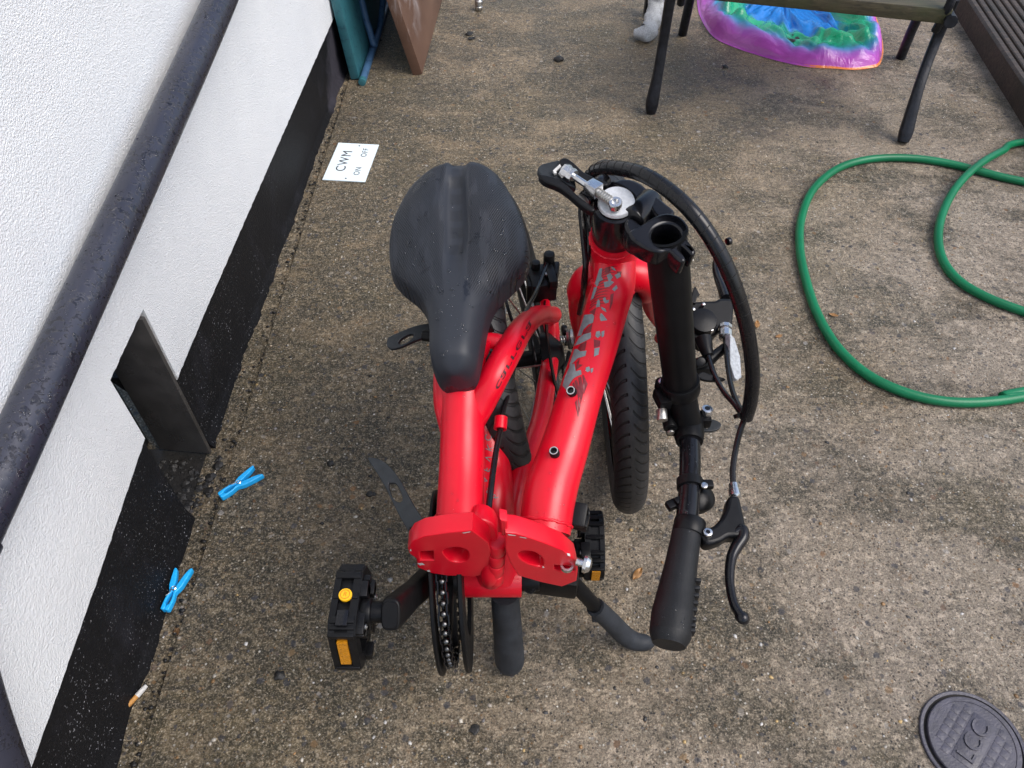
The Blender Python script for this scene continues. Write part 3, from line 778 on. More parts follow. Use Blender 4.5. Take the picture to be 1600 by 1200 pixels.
# fork
CR = DISC+HX*.140
mb = MB(); sx = V(1, 0, .1).normalized()
mb.tube([CR-sx*.034+V(0, .012, -.03), CR-sx*.034+V(0, 0, -.005), CR-sx*.020+HX*-.012, CR+sx*.024+HX*-.012, CR+sx*.040+V(0, 0, -.005), CR+sx*.040+V(0, .012, -.03)], [.012, .0145, .0175, .019, .0165, .013], 20, 36)
part('fork_crown', mb, 'red', ff)
for s in (-1, 1):
    mb = MB(); end = FWc+FWax.normalized()*(.062 if s > 0 else -.050)
    mb.tube([CR+sx*s*(.040 if s > 0 else .034)+V(0, 0, -.005), CR.lerp(end, .45)+sx*s*.020, end+V(0, -.02, .03), end+V(0, 0, -.006)], [.0135, .0120, .0095, .008], 18, 24); part('fork_leg', mb, 'red', ff)
    mb = MB(); mb.rtube(end+FWax.normalized()*s*.004, end+FWax.normalized()*s*.016, .009, 14); mb.rtube(end+FWax.normalized()*s*.014, end+FWax.normalized()*s*.022, .004, 10); part('axle_nut', mb, 'black_satin', ff)
# graphics on the main tube
G = lambda pts: [(860+x/5.0, 400+y/5.0) for x, y in pts]
mb = MB()
for pl in ([(385, 100), (408, 95), (400, 160), (415, 185), (385, 200), (340, 330), (315, 350), (350, 220)],
           [(268, 460), (330, 452), (345, 470), (335, 520), (300, 535), (262, 575), (245, 620), (213, 630)],
           [(225, 640), (262, 612), (320, 595), (318, 640), (280, 662), (228, 690), (190, 705)],
           [(190, 730), (212, 725), (235, 745), (285, 738), (275, 780), (215, 800), (165, 850), (150, 860)],
           [(160, 850), (190, 840), (200, 900), (240, 890), (245, 925), (200, 945), (175, 965), (155, 1000), (128, 1050), (98, 1015), (110, 960)],
           [(358, 590), (385, 582), (395, 620), (370, 640), (352, 625)], [(398, 590), (422, 580), (418, 625), (400, 635)],
           [(345, 720), (385, 712), (375, 770), (340, 785)], [(278, 870), (305, 862), (312, 895), (290, 908), (276, 895)], [(315, 880), (335, 872), (330, 905), (316, 912)],
           [(390, 450), (402, 445), (445, 500), (395, 508), (386, 480)], [(375, 335), (390, 350), (388, 395), (358, 400), (368, 355)],
           [(440, 150), (470, 135), (488, 165), (470, 190), (498, 205), (460, 240), (425, 245), (418, 205), (455, 195)],
           [(470, 85), (500, 95), (515, 120), (490, 110)], [(500, 150), (540, 130), (550, 160), (520, 180)], [(395, 395), (430, 410), (440, 440), (405, 420)],
           [(412, 330), (430, 320), (440, 345), (460, 340), (455, 362), (430, 370), (415, 352)], [(480, 260), (515, 225), (525, 250), (500, 275)]):
    mb = MB(); decal(mb, G(pl), tubeR_b, .0006)
    if mb.f: part('graphic_patch', mb, 'graphic_grey', ff, 0)
mb = MB()
rnd = random.Random(4)
for k in range(13):   # sweeping dark hairlines behind the grey shapes
    y = 120+k*24; x = 405-(y-100)*.33
    pl = [(x, y), (x+40, y-30), (x+95, y-42), (x+135+rnd.uniform(-8, 8), y-38), (x+96, y-36), (x+42, y-23), (x+2, y+7)]
    decal(mb, G(pl), tubeR_b, .0004)
for pl in ([(290, 560), (330, 525), (318, 590), (262, 620), (255, 600)], [(235, 690), (285, 665), (272, 735), (236, 742), (215, 722)], [(205, 830), (230, 800), (222, 845), (255, 850), (200, 895)], [(305, 440), (360, 400), (345, 460)], [(340, 650), (390, 660), (385, 705), (340, 718)],
           [(170, 1000), (185, 985), (215, 1060), (205, 1075)], [(190, 975), (208, 965), (240, 1080), (218, 1120)], [(218, 950), (240, 940), (262, 1050), (236, 1160)], [(250, 930), (262, 930), (290, 1000), (262, 1080)],
           [(212, 1130), (222, 1110), (236, 1170), (222, 1240)], [(192, 1145), (206, 1120), (222, 1250), (214, 1262)], [(520, 120), (556, 122), (545, 170), (525, 160)], [(430, 95), (465, 82), (470, 120), (430, 150)], [(470, 300), (495, 290), (485, 370), (462, 430)]):
    decal(mb, G(pl), tubeR_b, .0003)
part('graphic_hairlines', mb, 'graphic_dark', ff, 0, kind='stuff')

# ---- saddle
def make_saddle():
    P0 = V(-.055, .60, .484); tilt = math.atan2(.519-.453, .742-.469)
    n = V(-.03, -math.sin(tilt), math.cos(tilt)).normalized(); y = V(0, math.cos(tilt), math.sin(tilt)); y = (y-n*n.dot(y)).normalized(); x = y.cross(n)
    left = [(702, 576), (686, 571), (677, 557), (672, 535), (671, 500), (665, 465), (651, 444), (626, 424), (609, 402), (605, 370), (612, 332), (640, 286), (672, 261), (694, 253)]
    right = [(718, 576), (736, 569), (745, 554), (750, 530), (757, 488), (765, 462), (779, 440), (806, 414), (822, 392), (827, 366), (820, 332), (802, 297), (780, 268), (757, 253)]
    left = [(u_-6, v_-3) for u_, v_ in left]; right = [(u_+1, v_-3) for u_, v_ in right]
    def loc(p): q = onplane(p[0], p[1], P0, n)-P0; return (q.dot(x), q.dot(y))
    full = [loc(p) for p in smooth_poly(left+right[::-1], 8)]
    y0 = min(p[1] for p in full); y1 = max(p[1] for p in full)
    def span(yy):
        xs_ = []
        for a_, b_ in zip(full, full[1:]+full[:1]):
            if (a_[1]-yy)*(b_[1]-yy) <= 0 and a_[1] != b_[1]: xs_.append(a_[0]+(b_[0]-a_[0])*(yy-a_[1])/(b_[1]-a_[1]))
        return (min(xs_), max(xs_)) if len(xs_) > 1 else (xs_[0]-.002, xs_[0]+.002)
    ns = 64; nq = 48; vs = []; uv = []; fs = []
    rows = []
    for i in range(ns+1):
        s = i/ns; s2 = .5-.5*math.cos(math.pi*s)            # denser at the ends
        yy = y0+(y1-y0)*(.002+.996*s2)
        a, b = span(min(max(yy, y0+2e-4), y1-2e-4))
        c = (a+b)/2; w = max((b-a)/2, .002); rows.append((s2, yy, c, w))
    for (s, yy, c, w) in rows:
        ends = min(1, (s/.06))**.5 if s < .06 else (min(1, (1-s)/.05)**.5 if s > .95 else 1)
        for k in range(nq+1):
            q = -1+2*k/nq
            # roll the edge over into a skirt
            aq = abs(q)
            if aq < .80: xx = q/.80*.955; dz = -.020*(abs(xx))**3.2
            else:
                f = (aq-.80)/.20; xx = math.copysign(.955+.045*math.sin(f*math.pi/2), q); dz = -.020*.86-f*(.020+.012*(.5+.5*math.sin(s*3)))
            X = c+xx*w
            # channel and the two sit pads
            ch = max(0, 1-abs(s-.70)/.33); ch = ch*ch*(3-2*ch)
            if s > .9: ch = max(ch, .35*(1-(1-s)/.1)+.3)
            cw = .0080+.0045*ch
            dch = -.0066*min(1, ch*1.8)*math.exp(-((X-c+.001)/cw)**6)
            pad = .006*max(0, 1-abs(s-.74)/.3)*math.exp(-((abs(X-c)-.034)/.03)**2)
            z = dz+dch+pad+.008*(s-.55)**2*4*(1 if s > .55 else .3)-.012*(1-ends)-(.010*((.12-s)/.12)**2 if s < .12 else 0)
            vs.append(P0+x*X+y*yy+n*(z)); uv.append(((X-c)/.075, s))
    m = nq+1
    for i in range(ns):
        for k in range(nq): fs.append((i*m+k, i*m+k+1, (i+1)*m+k+1, (i+1)*m+k))
    fs.append(tuple(range(m))); fs.append(tuple(ns*m+k for k in range(m)))
    e = thing('tmp', '', '', P0); del e['label']; del e['category']; BASE.pop('tmp', None); e.name = 'saddle'; BASE['saddle'] = P0; e.parent = bike; e.location = P0-BASE['folded_bicycle']
    mb = MB(); mb.add(vs, fs); mb.uv = uv; bv = mb.bvh(); part('cover', mb, 'saddle', e, 60)
    mb = MB()
    bot = [P0+x*(c)+y*yy-n*.036 for (s, yy, c, w) in rows]
    vs2 = []; fs2 = []
    for (s, yy, c, w) in rows:
        for q in (-.93, -.4, .4, .93): vs2.append(P0+x*(c+q*w)+y*yy-n*(.034-.004*abs(q)))
    for i in range(ns):
        for k in range(3): fs2.append((i*4+k, i*4+k+1, (i+1)*4+k+1, (i+1)*4+k))
    mb.add(vs2, fs2); part('base_shell', mb, 'black_plastic', e)
    for sgn in (-1, 1):
        mb = MB(); cx = -.0
        mb.tube([P0+x*(cx+sgn*.010)+y*(-.075)-n*.040, P0+x*(cx+sgn*.022)+y*(-.05)-n*.060, P0+x*(cx+sgn*.022)+y*(.03)-n*.062, P0+x*(cx+sgn*.035)+y*(.10)-n*.036], .0036, 10, 20); part('rail', mb, 'dull_steel', e)
    d = drops(bv, (605, 250, 830, 612), 120, .0008, .0028, 11); tag(d.build('water_drops', M['water'], e), kind='stuff')
    return P0, x, y, n
SP0, SX, SY, SNn = make_saddle()
mb = MB(); mb.tube([ST+V(0, 0, -.02), SP0-SNn*.062+SY*-.005], .0145, 24, 2); part('seat_post', mb, 'black_satin')
mb = MB(); mb.box(SP0-SNn*.060, .05, .04, .022, None, .004); part('seat_clamp', mb, 'black_satin')
mb = MB(); ax = (SP0-SNn*.062+SY*-.005-ST).normalized(); mb.lathe(ST-ax*.002, ax, [(0, .016), (0, .0215), (.002, .0225), (.018, .0225), (.020, .0215), (.020, .016)], 28); mb.rtube(ST+V(-.02, -.01, .008), ST+V(-.055, -.004, .008), .006, 12); part('seat_collar', mb, 'black_satin')
mb = MB(); px_plate(mb, smooth_poly([(604, 533), (608, 526), (625, 518), (645, 510), (668, 505), (690, 507), (690, 524), (668, 526), (648, 532), (628, 541), (612, 545), (605, 541)], 3), W(640, 525, .395), V(-.1, -.35, 1), .006, .0012, (smooth_poly([(623, 536), (627, 529), (640, 522), (646, 523), (642, 530), (630, 537)], 3),)); part('quick_release_lever', mb, 'dark_lever')

# ---- frame hinge lever
mb = MB(); px_plate(mb, smooth_poly([(574, 716), (584, 715), (596, 719), (610, 730), (624, 748), (638, 774), (652, 798), (668, 822), (662, 838), (645, 838), (633, 822), (618, 795), (602, 762), (588, 738)], 3), W(620, 775, .335), V(-.25, -.15, 1), .0045, .0010, (smooth_poly([(607, 757), (612, 754), (619, 757), (627, 772), (628, 782), (622, 784), (613, 777)], 4),)); part('hinge_lever', mb, 'dark_lever')
mb = MB(); mb.rtube(W(641, 836, .330), W(664, 832, .330), .008, 14); part('lever_pivot', mb, 'black_satin')

# ---- drivetrain
CC = BB+V(-.046, 0, 0); cax = V(1, .05, .03).normalized()
def ring(x, r0, r1, th, name, mat='black_satin'):
    mb = MB(); mb.lathe(CC+cax*x, cax, [(-th/2, r0), (-th/2, r1-.001), (-th/2+.001, r1), (th/2-.001, r1), (th/2, r1-.001), (th/2, r0)], 96, False, True); return part(name, mb, mat)
ring(-.0125, .074, .1020, .004, 'chain_guard'); ring(.0165, .062, .1005, .005, 'chain_guard')
ring(-.002, .076, .0885, .003, 'chainring', 'black_gloss')
mb = MB(); q = V(0, 0, 1); N_ = (q-cax*cax.dot(q)).normalized(); B_ = cax.cross(N_)
for k in range(5):
    a = 2*math.pi*k/5+.3; d = B_*math.cos(a)+N_*math.sin(a); tdir = cax.cross(d)
    mb.add([CC+d*.012+tdir*s1*.011+cax*s2*.004 for s1 in (-1, 1) for s2 in (-1, 1)]+[CC+d*.080+tdir*s1*.007+cax*s2*.003 for s1 in (-1, 1) for s2 in (-1, 1)], [(0, 1, 3, 2), (4, 6, 7, 5), (0, 4, 5, 1), (2, 3, 7, 6), (0, 2, 6, 4), (1, 5, 7, 3)])
mb.rtube(CC-cax*.012, CC+cax*.012, .016, 24); part('spider', mb, 'black_satin')
mb = MB(); nl = 52
for k in range(nl):
    a = 2*math.pi*k/nl; d = B_*math.cos(a)+N_*math.sin(a); c = CC-cax*.002+d*.0910
    mb.lathe(c-cax*.0042, cax, [(0, .0015), (.0012, .0024), (.003, .0037), (.0054, .0037), (.0072, .0024), (.0084, .0015)], 8)
part('chain_rollers', mb, 'chain', None, 60, kind='stuff')
mb = MB()
for k in range(nl):
    a = 2*math.pi*(k+.5)/nl; d = B_*math.cos(a)+N_*math.sin(a); tdir = cax.cross(d); off = .0052 if k % 2 else .0040
    for s in (-1, 1):
        c = CC-cax*.002+d*.0910+cax*s*off; x2 = tdir*.0062; y2 = d*.0036; z2 = cax*.0006
        mb.add([c+x2*a1+y2*b1+z2*c1 for a1 in (-1, 1) for b1 in (-1, 1) for c1 in (-1, 1)], [(0, 1, 3, 2), (4, 6, 7, 5), (0, 4, 5, 1), (2, 3, 7, 6), (0, 2, 6, 4), (1, 5, 7, 3)])
part('chain_plates', mb, 'black_gloss', kind='stuff')
mb = MB(); CE = V(-.1055, .2947, .352); cs = BB+V(-.072, 0, 0)
mb.rtube(BB+V(-.045, 0, 0), BB+V(-.082, 0, 0), .013, 20)
up = (CE-cs).cross(V(1, 0, 0)).normalized()
mb.tube([cs+(cs-CE).normalized()*.012, cs, cs.lerp(CE, .5), CE, CE+(CE-cs).normalized()*.014], [.011, .0165, .0138, .0150, .011], 20, 30, .62, up=up, pw=.55); part('crank_arm', mb, 'black_satin', None, 50, 'crank arm reaching up to the left pedal')
mb = MB(); CE2 = V(.060, .510, .078); c2 = BB+V(.045, 0, 0)
mb.rtube(BB+V(.030, 0, 0), BB+V(.055, 0, 0), .013, 20); mb.tube([c2+(c2-CE2).normalized()*.01, c2, c2.lerp(CE2, .5), CE2, CE2+(CE2-c2).normalized()*.014], [.011, .0155, .0135, .0140, .010], 18, 20, .62, up=up); part('crank_arm', mb, 'black_satin', None, 50)
def pedal(prof, x0, x1, axle_from, name, label, stick=True):
    e = thing('tmp', '', '', axle_from); del e['label']; del e['category']; BASE.pop('tmp', None); e.name = name; BASE[e.name] = Vector(axle_from); e.parent = bike; e.location = Vector(axle_from)-BASE['folded_bicycle']; e['label'] = label
    cy = sum(p[0] for p in prof)/len(prof); cz = sum(p[1] for p in prof)/len(prof); n = len(prof)
    inn = [(cy+(p[0]-cy)*.72, cz+(p[1]-cz)*.72) for p in prof]
    for xa, xb in ((x0, x0+(x1-x0)*.24), (x0+(x1-x0)*.70, x1)):
        mb = MB(); vs = [(xa, *p) for p in prof]+[(xa, *p) for p in inn]+[(xb, *p) for p in prof]+[(xb, *p) for p in inn]; fs = []
        for i in range(n):
            j = (i+1) % n
            fs += [(i, j, n+j, n+i), (2*n+i, 3*n+i, 3*n+j, 2*n+j), (i, 2*n+i, 2*n+j, j), (n+i, n+j, 3*n+j, 3*n+i)]
        mb.add(vs, fs); part('cage_plate', mb, 'black_plastic', e, 30)
    mb = MB(); f = .88; P2 = [(cy+(p[0]-cy)*f, cz+(p[1]-cz)*f) for p in prof]
    xa, xb = x0+(x1-x0)*.22, x0+(x1-x0)*.72
    mb.add([(xa, *p) for p in P2]+[(xb, *p) for p in P2], [tuple(range(n)), tuple(range(n, 2*n))[::-1]]+[(i, (i+1) % n, n+(i+1) % n, n+i) for i in range(n)]); part('body', mb, 'black_plastic', e, 30)
    for i in range(n):   # cross ribs between the two cage plates
        for f in ((.05, .5) if i != 3 else (.0,)):
            p = [prof[i][k]+(prof[(i+1) % n][k]-prof[i][k])*f for k in (0, 1)]; p = [cy+(p[0]-cy)*.95, cz+(p[1]-cz)*.95]
            mb = MB(); mb.box(((x0+x1)/2, p[0], p[1]), abs(x1-x0)*.9, .006, .006, None, .0008); part('cage_rib', mb, 'black_plastic', e)
    rnd = random.Random(3); mb = MB(); xs = max(x0, x1, key=lambda q: -abs(q))
    for k in range(15):
        yy = cy+rnd.uniform(-.026, .026); zz = cz+rnd.uniform(-.03, .03)
        mb.box((xs, yy, zz), .012, rnd.uniform(.005, .016), rnd.uniform(.005, .016), Matrix.Rotation(rnd.uniform(-.3, .3), 3, 'X'), .001)
    part('mechanism', mb, 'black_plastic', e)
    for k in range(3):
        mb = MB(); yy = cy+(-.022, .004, .02)[k]; zz = cz+(.022, -.026, -.008)[k]; sg = 1 if xs > (x0+x1)/2 else -1
        mb.lathe((xs, yy, zz), (sg, 0, 0), [(0, .0028), (.007, .0028), (.0075, .0022), (.0075, .0012), (.006, .001)], 12); part('screw', mb, 'dull_steel', e)
    mb = MB(); mb.rtube(axle_from, V((x0+x1)/2, axle_from[1], axle_from[2]), .0095, 18, .002); mb.rtube(V(axle_from[0]*.35+xs*.65, axle_from[1], axle_from[2]), V(xs, axle_from[1], axle_from[2]), .0125, 18, .002); part('spindle', mb, 'black_satin', e)
    return e
profL = [(.338, .356), (.326, .367), (.279, .370), (.268, .363), (.2575, .316), (.264, .307), (.305, .290), (.332, .303), (.344, .331)]
pL = pedal(profL, -.158, -.134, CE, 'pedal', 'folded left pedal with yellow round sticker and amber reflector')
def strip(a, b, c, d, off, name, mat, e):
    n = (Vector(b)-Vector(a)).cross(Vector(d)-Vector(a)).normalized()
    if n.dot(CAMP-Vector(a)) < 0: n = -n
    mb = MB(); q = [Vector(p) for p in (a, b, c, d)]; mb.add([p+n*off for p in q]+[p-n*.004 for p in q], [(0, 1, 2, 3), (4, 7, 6, 5), (0, 4, 5, 1), (1, 5, 6, 2), (2, 6, 7, 3), (3, 7, 4, 0)]); return part(name, mb, mat, e)
strip((-.1510, .2662, .355), (-.1420, .2662, .355), (-.1420, .2594, .325), (-.1510, .2594, .325), .0012, 'reflector', 'amber', pL)
mb = MB(); cst = V(-.1460, .302, .3732); mb.lathe(cst-V(0, 0, .004), (0, 0, 1), [(0, .0058), (.0026, .0058), (.0029, .0055)], 28); st = part('sticker', mb, 'yellow', pL)
mb = MB(); mb.lathe(cst+V(0, 0, .0006), (0, 0, 1), [(0, .0043), (.0002, .0043), (.0002, .0038), (0, .0038)], 24, False, True)
mb.v = [q_-V(0, 0, .0015) for q_ in mb.v]
me = text_mesh('R', .0058, 0); mb.mesh(me, Matrix.Translation(cst+V(0, 0, -.0008)) @ Matrix.Rotation(R(-10), 4, 'Z')); part('sticker_mark', mb, 'orange_ink', pL, 0)
mb = MB(); mb.box((-.146, .281, .3695), .010, .014, .004, None, .0006); part('edge_slot', mb, 'black_gloss', pL)
profR = [(.550, .106), (.530, .112), (.492, .098), (.476, .080), (.474, .058), (.486, .044), (.515, .044), (.545, .058), (.557, .084)]
pR = pedal(profR, .122, .096, CE2, 'pedal', 'folded pedal partly hidden behind the frame hinge')
strip((.105, .4752, .080), (.116, .4752, .080), (.116, .4740, .059), (.105, .4740, .059), .002, 'reflector', 'amber', pR)
# ---- stand under the bottom bracket and kickstand
mb = MB(); a = BB+V(.015, -.002, -.03); b = W(797, 1040, .014); dd = (b-a).normalized(); mb.tube([a, a.lerp(b, .3), a.lerp(b, .75), b-dd*.014, b-dd*.003, b+dd*.003], [.0165, .0172, .0188, .0190, .0165, .006], 28, 40); part('rest_stand', mb, 'stand_rubber')
mb = MB(); mb.tube([W(880, 895, .185), W(905, 920, .15), W(937, 955, .095)], [.0085, .0088, .0090], 16, 14); part('kickstand', mb, 'black_satin')
mb = MB(); a = W(930, 948, .108); mb.tube([a, W(955, 972, .065), W(975, 992, .028), W(992, 1002, .014), W(1010, 1004, .009), W(1020, 1003, .007)], [.0118, .0125, .0128, .0122, .0105, .006], 20, 40); mb.rtube(W(925, 962, .088), W(938, 962, .088), .008, 14); part('kickstand_foot', mb, 'stand_rubber')
mb = MB(); mb.box(W(862, 903, .19), .06, .03, .035, Matrix.Rotation(R(-8), 3, 'Z'), .004); part('kickstand_bracket', mb, 'black_satin')
# ---- rear disc brake, quick release
mb = MB(); c = W(846, 442, .315)
mb.box(c, .034, .045, .030, Matrix.Rotation(R(10), 3, 'Z'), .004); mb.box(c+V(.012, -.006, .016), .012, .036, .014, Matrix.Rotation(R(10), 3, 'Z'), .003); mb.rtube(c+V(-.008, .012, .01), c+V(-.008, .012, .026), .006, 12); mb.rtube(c+V(.010, .022, .006), c+V(.010, .022, .032), .0075, 12)
mb.box(c+V(.019, .010, .008), .008, .026, .022, Matrix.Rotation(R(-8), 3, 'Z'), .003); mb.box(c+V(-.014, -.004, -.004), .012, .03, .03, None, .003); part('disc_caliper', mb, 'black_plastic', None, 35)
mb = MB(); mb.rtube(c+V(.006, -.004, .018), c+V(.007, -.004, .021), .004, 12); part('caliper_bolt', mb, 'dull_steel')
mb = MB(); rc = RWc+RWax.normalized()*.045; mb.lathe(rc, RWax, [(-.001, .058), (-.001, .076), (.001, .076), (.001, .058)], 60, False, True); part('disc_rotor', mb, 'black_satin')
mb = MB(); mb.lathe(RWc+RWax.normalized()*.030, RWax, [(0, .012), (0, .032), (.012, .030), (.022, .018), (.026, .012)], 28); part('hub_flange', mb, 'black_satin')
mb = MB(); a = W(868, 532, .238); b = W(891, 531, .238); d = (b-a); x_, y_, z_ = plane_basis(d); pts = [a+d*(i/96)+(x_*math.cos(i/96*2*math.pi*6)+y_*math.sin(i/96*2*math.pi*6))*(.0045+.002*i/96) for i in range(97)]
mb.tube(pts, .0011, 6, 96, smooth=False); mb.tube([a-d*.3, b], .0022, 8, 2); part('skewer_spring', mb, 'dull_steel')
mb = MB(); mb.lathe(W(887, 530, .238), RWax, [(0, .006), (0, .0125), (.003, .0135), (.0045, .011), (.006, .0135), (.009, .0130), (.010, .006)], 24); part('skewer_nut', mb, 'dull_steel')
mb = MB(); mb.tube([W(889, 552, .234), W(886, 565, .232), W(879, 577, .232)], [.006, .005, .003], 10, 10, .5); part('skewer_lever', mb, 'black_plastic'); mb = MB(); mb.rtube(W(878, 517, .24), W(886, 516, .24), .008, 14); part('skewer_boss', mb, 'black_plastic')
# cables on the rear half
mb = MB(); mb.tube([c+V(.008, .02, .02), W(838, 455, .345), W(822, 486, .385), W(814, 510, .392), W(806, 545, .395), W(800, 590, .375), W(783, 655, .365)], .0027, 10, 50); part('brake_cable', mb, 'cable')
mb = MB(); mb.tube([W(782, 670, .362), W(776, 700, .362), W(770, 740, .362), W(764, 790, .360), W(762, 815, .358), W(764, 850, .32)], .0031, 10, 40); part('gear_cable', mb, 'cable')
mb = MB(); mb.tube([W(820, 480, .29), W(836, 560, .26), W(840, 610, .2)], .0022, 8, 20); mb.tube([W(778, 420, .35), W(800, 500, .33), W(822, 520, .30)], .0022, 8, 20); part('loose_cable', mb, 'cable')
mb = MB(); mb.box(RWc+V(-.085, -.01, -.05), .02, .06, .09, None, .006); mb.rtube(RWc+V(-.075, 0, -.09), RWc+V(-.088, 0, -.09), .022, 20); part('rear_derailleur', mb, 'black_plastic')
mb = MB(); mb.lathe(RWc-RWax.normalized()*.05, RWax, [(0, .02), (0, .035), (.002, .036), (.004, .042), (.010, .045), (.014, .050), (.018, .050), (.018, .02)], 40); part('sprocket_cluster', mb, 'dull_steel')

# ---- stem, latch and folded handlepost
AX = -HX
mb = MB(); mb.lathe(DISC+HX*.052, AX, [(0, .017), (0, .0212), (.002, .0222), (.046, .0215), (.050, .0205), (.0505, .0168), (.047, .0165)], 36, False); part('stem_clamp', mb, 'black_gloss')
mb = MB(); mb.lathe(DISC+AX*.0005, AX, [(0, .0), (0, .0170), (.0028, .0163), (.0036, .0156), (.0036, .0)], 40, False); part('steerer_cap', mb, 'silver_disc')
sc = W(962, 318, .589); s2 = W(945, 300, .594)
mb = MB(); mb.lathe(W(961, 325, .582), AX, [(0, .0045), (.003, .0045), (.003, .0062), (.0085, .0062), (.0095, .0055), (.0095, .0032), (.0060, .003), (.0055, 0)], 22, False); part('cap_bolt', mb, 'chrome')
top = W(961, 322, .585)+AX*.003
Ld = (W(880, 266, .594)-W(958, 318, .588)).normalized()
mb = MB(); pts = []; aa = top+Ld*.004; bb = top+Ld*.024
x_, y_, z_ = plane_basis(bb-aa)
mb.tube([aa, bb], .0038, 12, 1)
for i in range(8): mb.lathe(aa.lerp(bb, i/8), bb-aa, [(0, .0038), (.0008, .0048), (.0016, .0038)], 14)
part('latch_thread', mb, 'dull_steel')
mb = MB(); mb.box(top+Ld*.026+V(0, 0, .001), .013, .012, .012, Matrix.Rotation(math.atan2(Ld.y, Ld.x), 3, 'Z'), .0015); mb.tube([top+Ld*.03, top+Ld*.052], .0032, 12, 1); mb.lathe(top+Ld*.050, Ld, [(0, .0035), (0, .0062), (.003, .0068), (.006, .0062), (.009, .0072), (.0125, .0066), (.0125, .002)], 8); part('latch_rod', mb, 'chrome')
# open latch lever: two cheeks, tongue and pivot
LP = W(900, 285, .588); Ln = V(.05, -.35, 1)
mb = MB(); px_plate(mb, smooth_poly([(874, 250), (884, 246), (897, 254), (912, 268), (930, 277), (950, 284), (948, 290), (930, 287), (908, 280), (892, 268), (878, 260)], 3), LP+V(0, 0, .004), Ln, .0085, .0015); part('latch_lever_cheek' , mb, 'black_plastic')
mb = MB(); px_plate(mb, smooth_poly([(842, 272), (853, 273), (870, 278), (888, 290), (902, 304), (918, 316), (930, 326), (924, 330), (908, 320), (892, 306), (874, 293), (850, 283)], 3), LP+V(0, 0, .004), Ln, .0085, .0015); part('latch_lever_cheek' , mb, 'black_plastic')
mb = MB(); px_plate(mb, smooth_poly([(840, 266), (845, 257), (858, 253), (878, 250), (886, 262), (896, 276), (900, 292), (890, 290), (872, 280), (850, 277)], 3), LP-V(0, 0, .002), Ln, .008, .0015); part('latch_lever', mb, 'dark_lever')
mb = MB(); px_plate(mb, [(864, 266), (879, 252), (884, 256), (882, 259), (879, 258), (869, 267), (870, 270), (866, 271)], LP+V(0, 0, .003), Ln, .003, .0003); part('lever_marking', mb, 'white_paper')
mb = MB(); px_plate(mb, [(872, 271), (886, 261), (891, 266), (878, 278)], LP+V(0, 0, .002), Ln, .003, .0003); part('lever_insert', mb, 'dull_steel')
mb = MB(); a = W(913, 312, .578); b = W(944, 283, .578); mb.rtube(a, W(922, 303, .580), .0075, 18); mb.rtube(W(934, 292, .580), b, .0080, 18); mb.rtube(W(920, 305, .579), W(938, 288, .579), .004, 12); part('latch_pivot', mb, 'black_gloss')
mb = MB(); mb.rtube(W(910, 314, .577), W(914, 311, .577), .0068, 18); part('pivot_head', mb, 'dull_steel')
# hinge block between stem and post
POSTT = W(1040, 368, .579); POSTB = W(1064, 610, .380); PD = (POSTB-POSTT).normalized()
mb = MB(); px_plate(mb, smooth_poly([(950, 286), (970, 278), (992, 280), (1010, 292), (1016, 306), (1006, 320), (993, 322), (986, 306), (968, 292)], 3), W(990, 300, .574), V(0, -.15, 1), .024, .004); part('stem_hinge_arm', mb, 'black_gloss', None, 30)
mb = MB(); a = W(986, 346, .572); b = W(1018, 313, .572); mb.rtube(a, b, .0125, 24, .002); part('stem_hinge_barrel', mb, 'black_gloss')
mb = MB(); px_plate(mb, smooth_poly([(980, 340), (992, 342), (1006, 355), (1012, 366), (1000, 372), (985, 366), (976, 352)], 3), W(992, 352, .576), V(0, -.2, 1), .026, .003); part('stem_hinge_ear', mb, 'black_gloss', None, 30)
mb = MB(); px_plate(mb, smooth_poly([(1012, 308), (1026, 305), (1042, 318), (1055, 330), (1045, 342), (1028, 340), (1016, 326)], 3), W(1030, 324, .580), V(0, -.2, 1), .026, .003); part('stem_hinge_ear', mb, 'black_gloss', None, 30)
hole_ = [(1041+27*math.cos(i/28*2*math.pi)*.86, 368+22*math.sin(i/28*2*math.pi)*.86) for i in range(28)]
mb = MB(); px_plate(mb, smooth_poly([(982, 362), (1000, 352), (1018, 340), (1040, 332), (1062, 337), (1075, 350), (1077, 362), (1074, 372), (1086, 388), (1087, 394), (1080, 397), (1066, 384), (1058, 384), (1071, 401), (1070, 408), (1062, 407), (1046, 392), (1030, 394), (1010, 388), (992, 376)], 3), POSTT+V(0, 0, .006), V(.02, -.25, 1), .020, .0025, (hole_,)); part('post_clamp_ring', mb, 'black_gloss', None, 30)
mb = MB(); mb.lathe(POSTT, PD, [(-.002, .0150), (-.002, .0188), (.05, .0188), (.10, .0182), (.16, .0176), (POSTB-POSTT).length and (.205, .0172), (.205, .0145), (-.002, .0145)] if False else [(-.002, .0152), (-.002, .0186), (.05, .0190), (.12, .0182), ((POSTB-POSTT).length, .0172), ((POSTB-POSTT).length, .014), (.03, .0150)], 36, False, True); part('handlepost', mb, 'black_satin')
mb = MB(); mb.lathe(POSTT+PD*.05, PD, [(0, 0.0), (0, .0152), (.002, .0152)], 24, False); part('post_plug', mb, 'black_plastic')
mb = MB(); mb.lathe(W(1064, 416, .545), V(.25, -1, .5), [(0, .0045), (.003, .0045), (.006, .003), (.0065, 0)], 16, False); part('clamp_bolt', mb, 'chrome')
BC = W(1076, 668, .338)
mb = MB(); pe = POSTB; mb.lathe(pe-PD*.016, PD, [(0, .0172), (0, .0198), (.001, .0204), (.015, .0204), (.017, .0198), (.017, .0168)], 32, False, True)
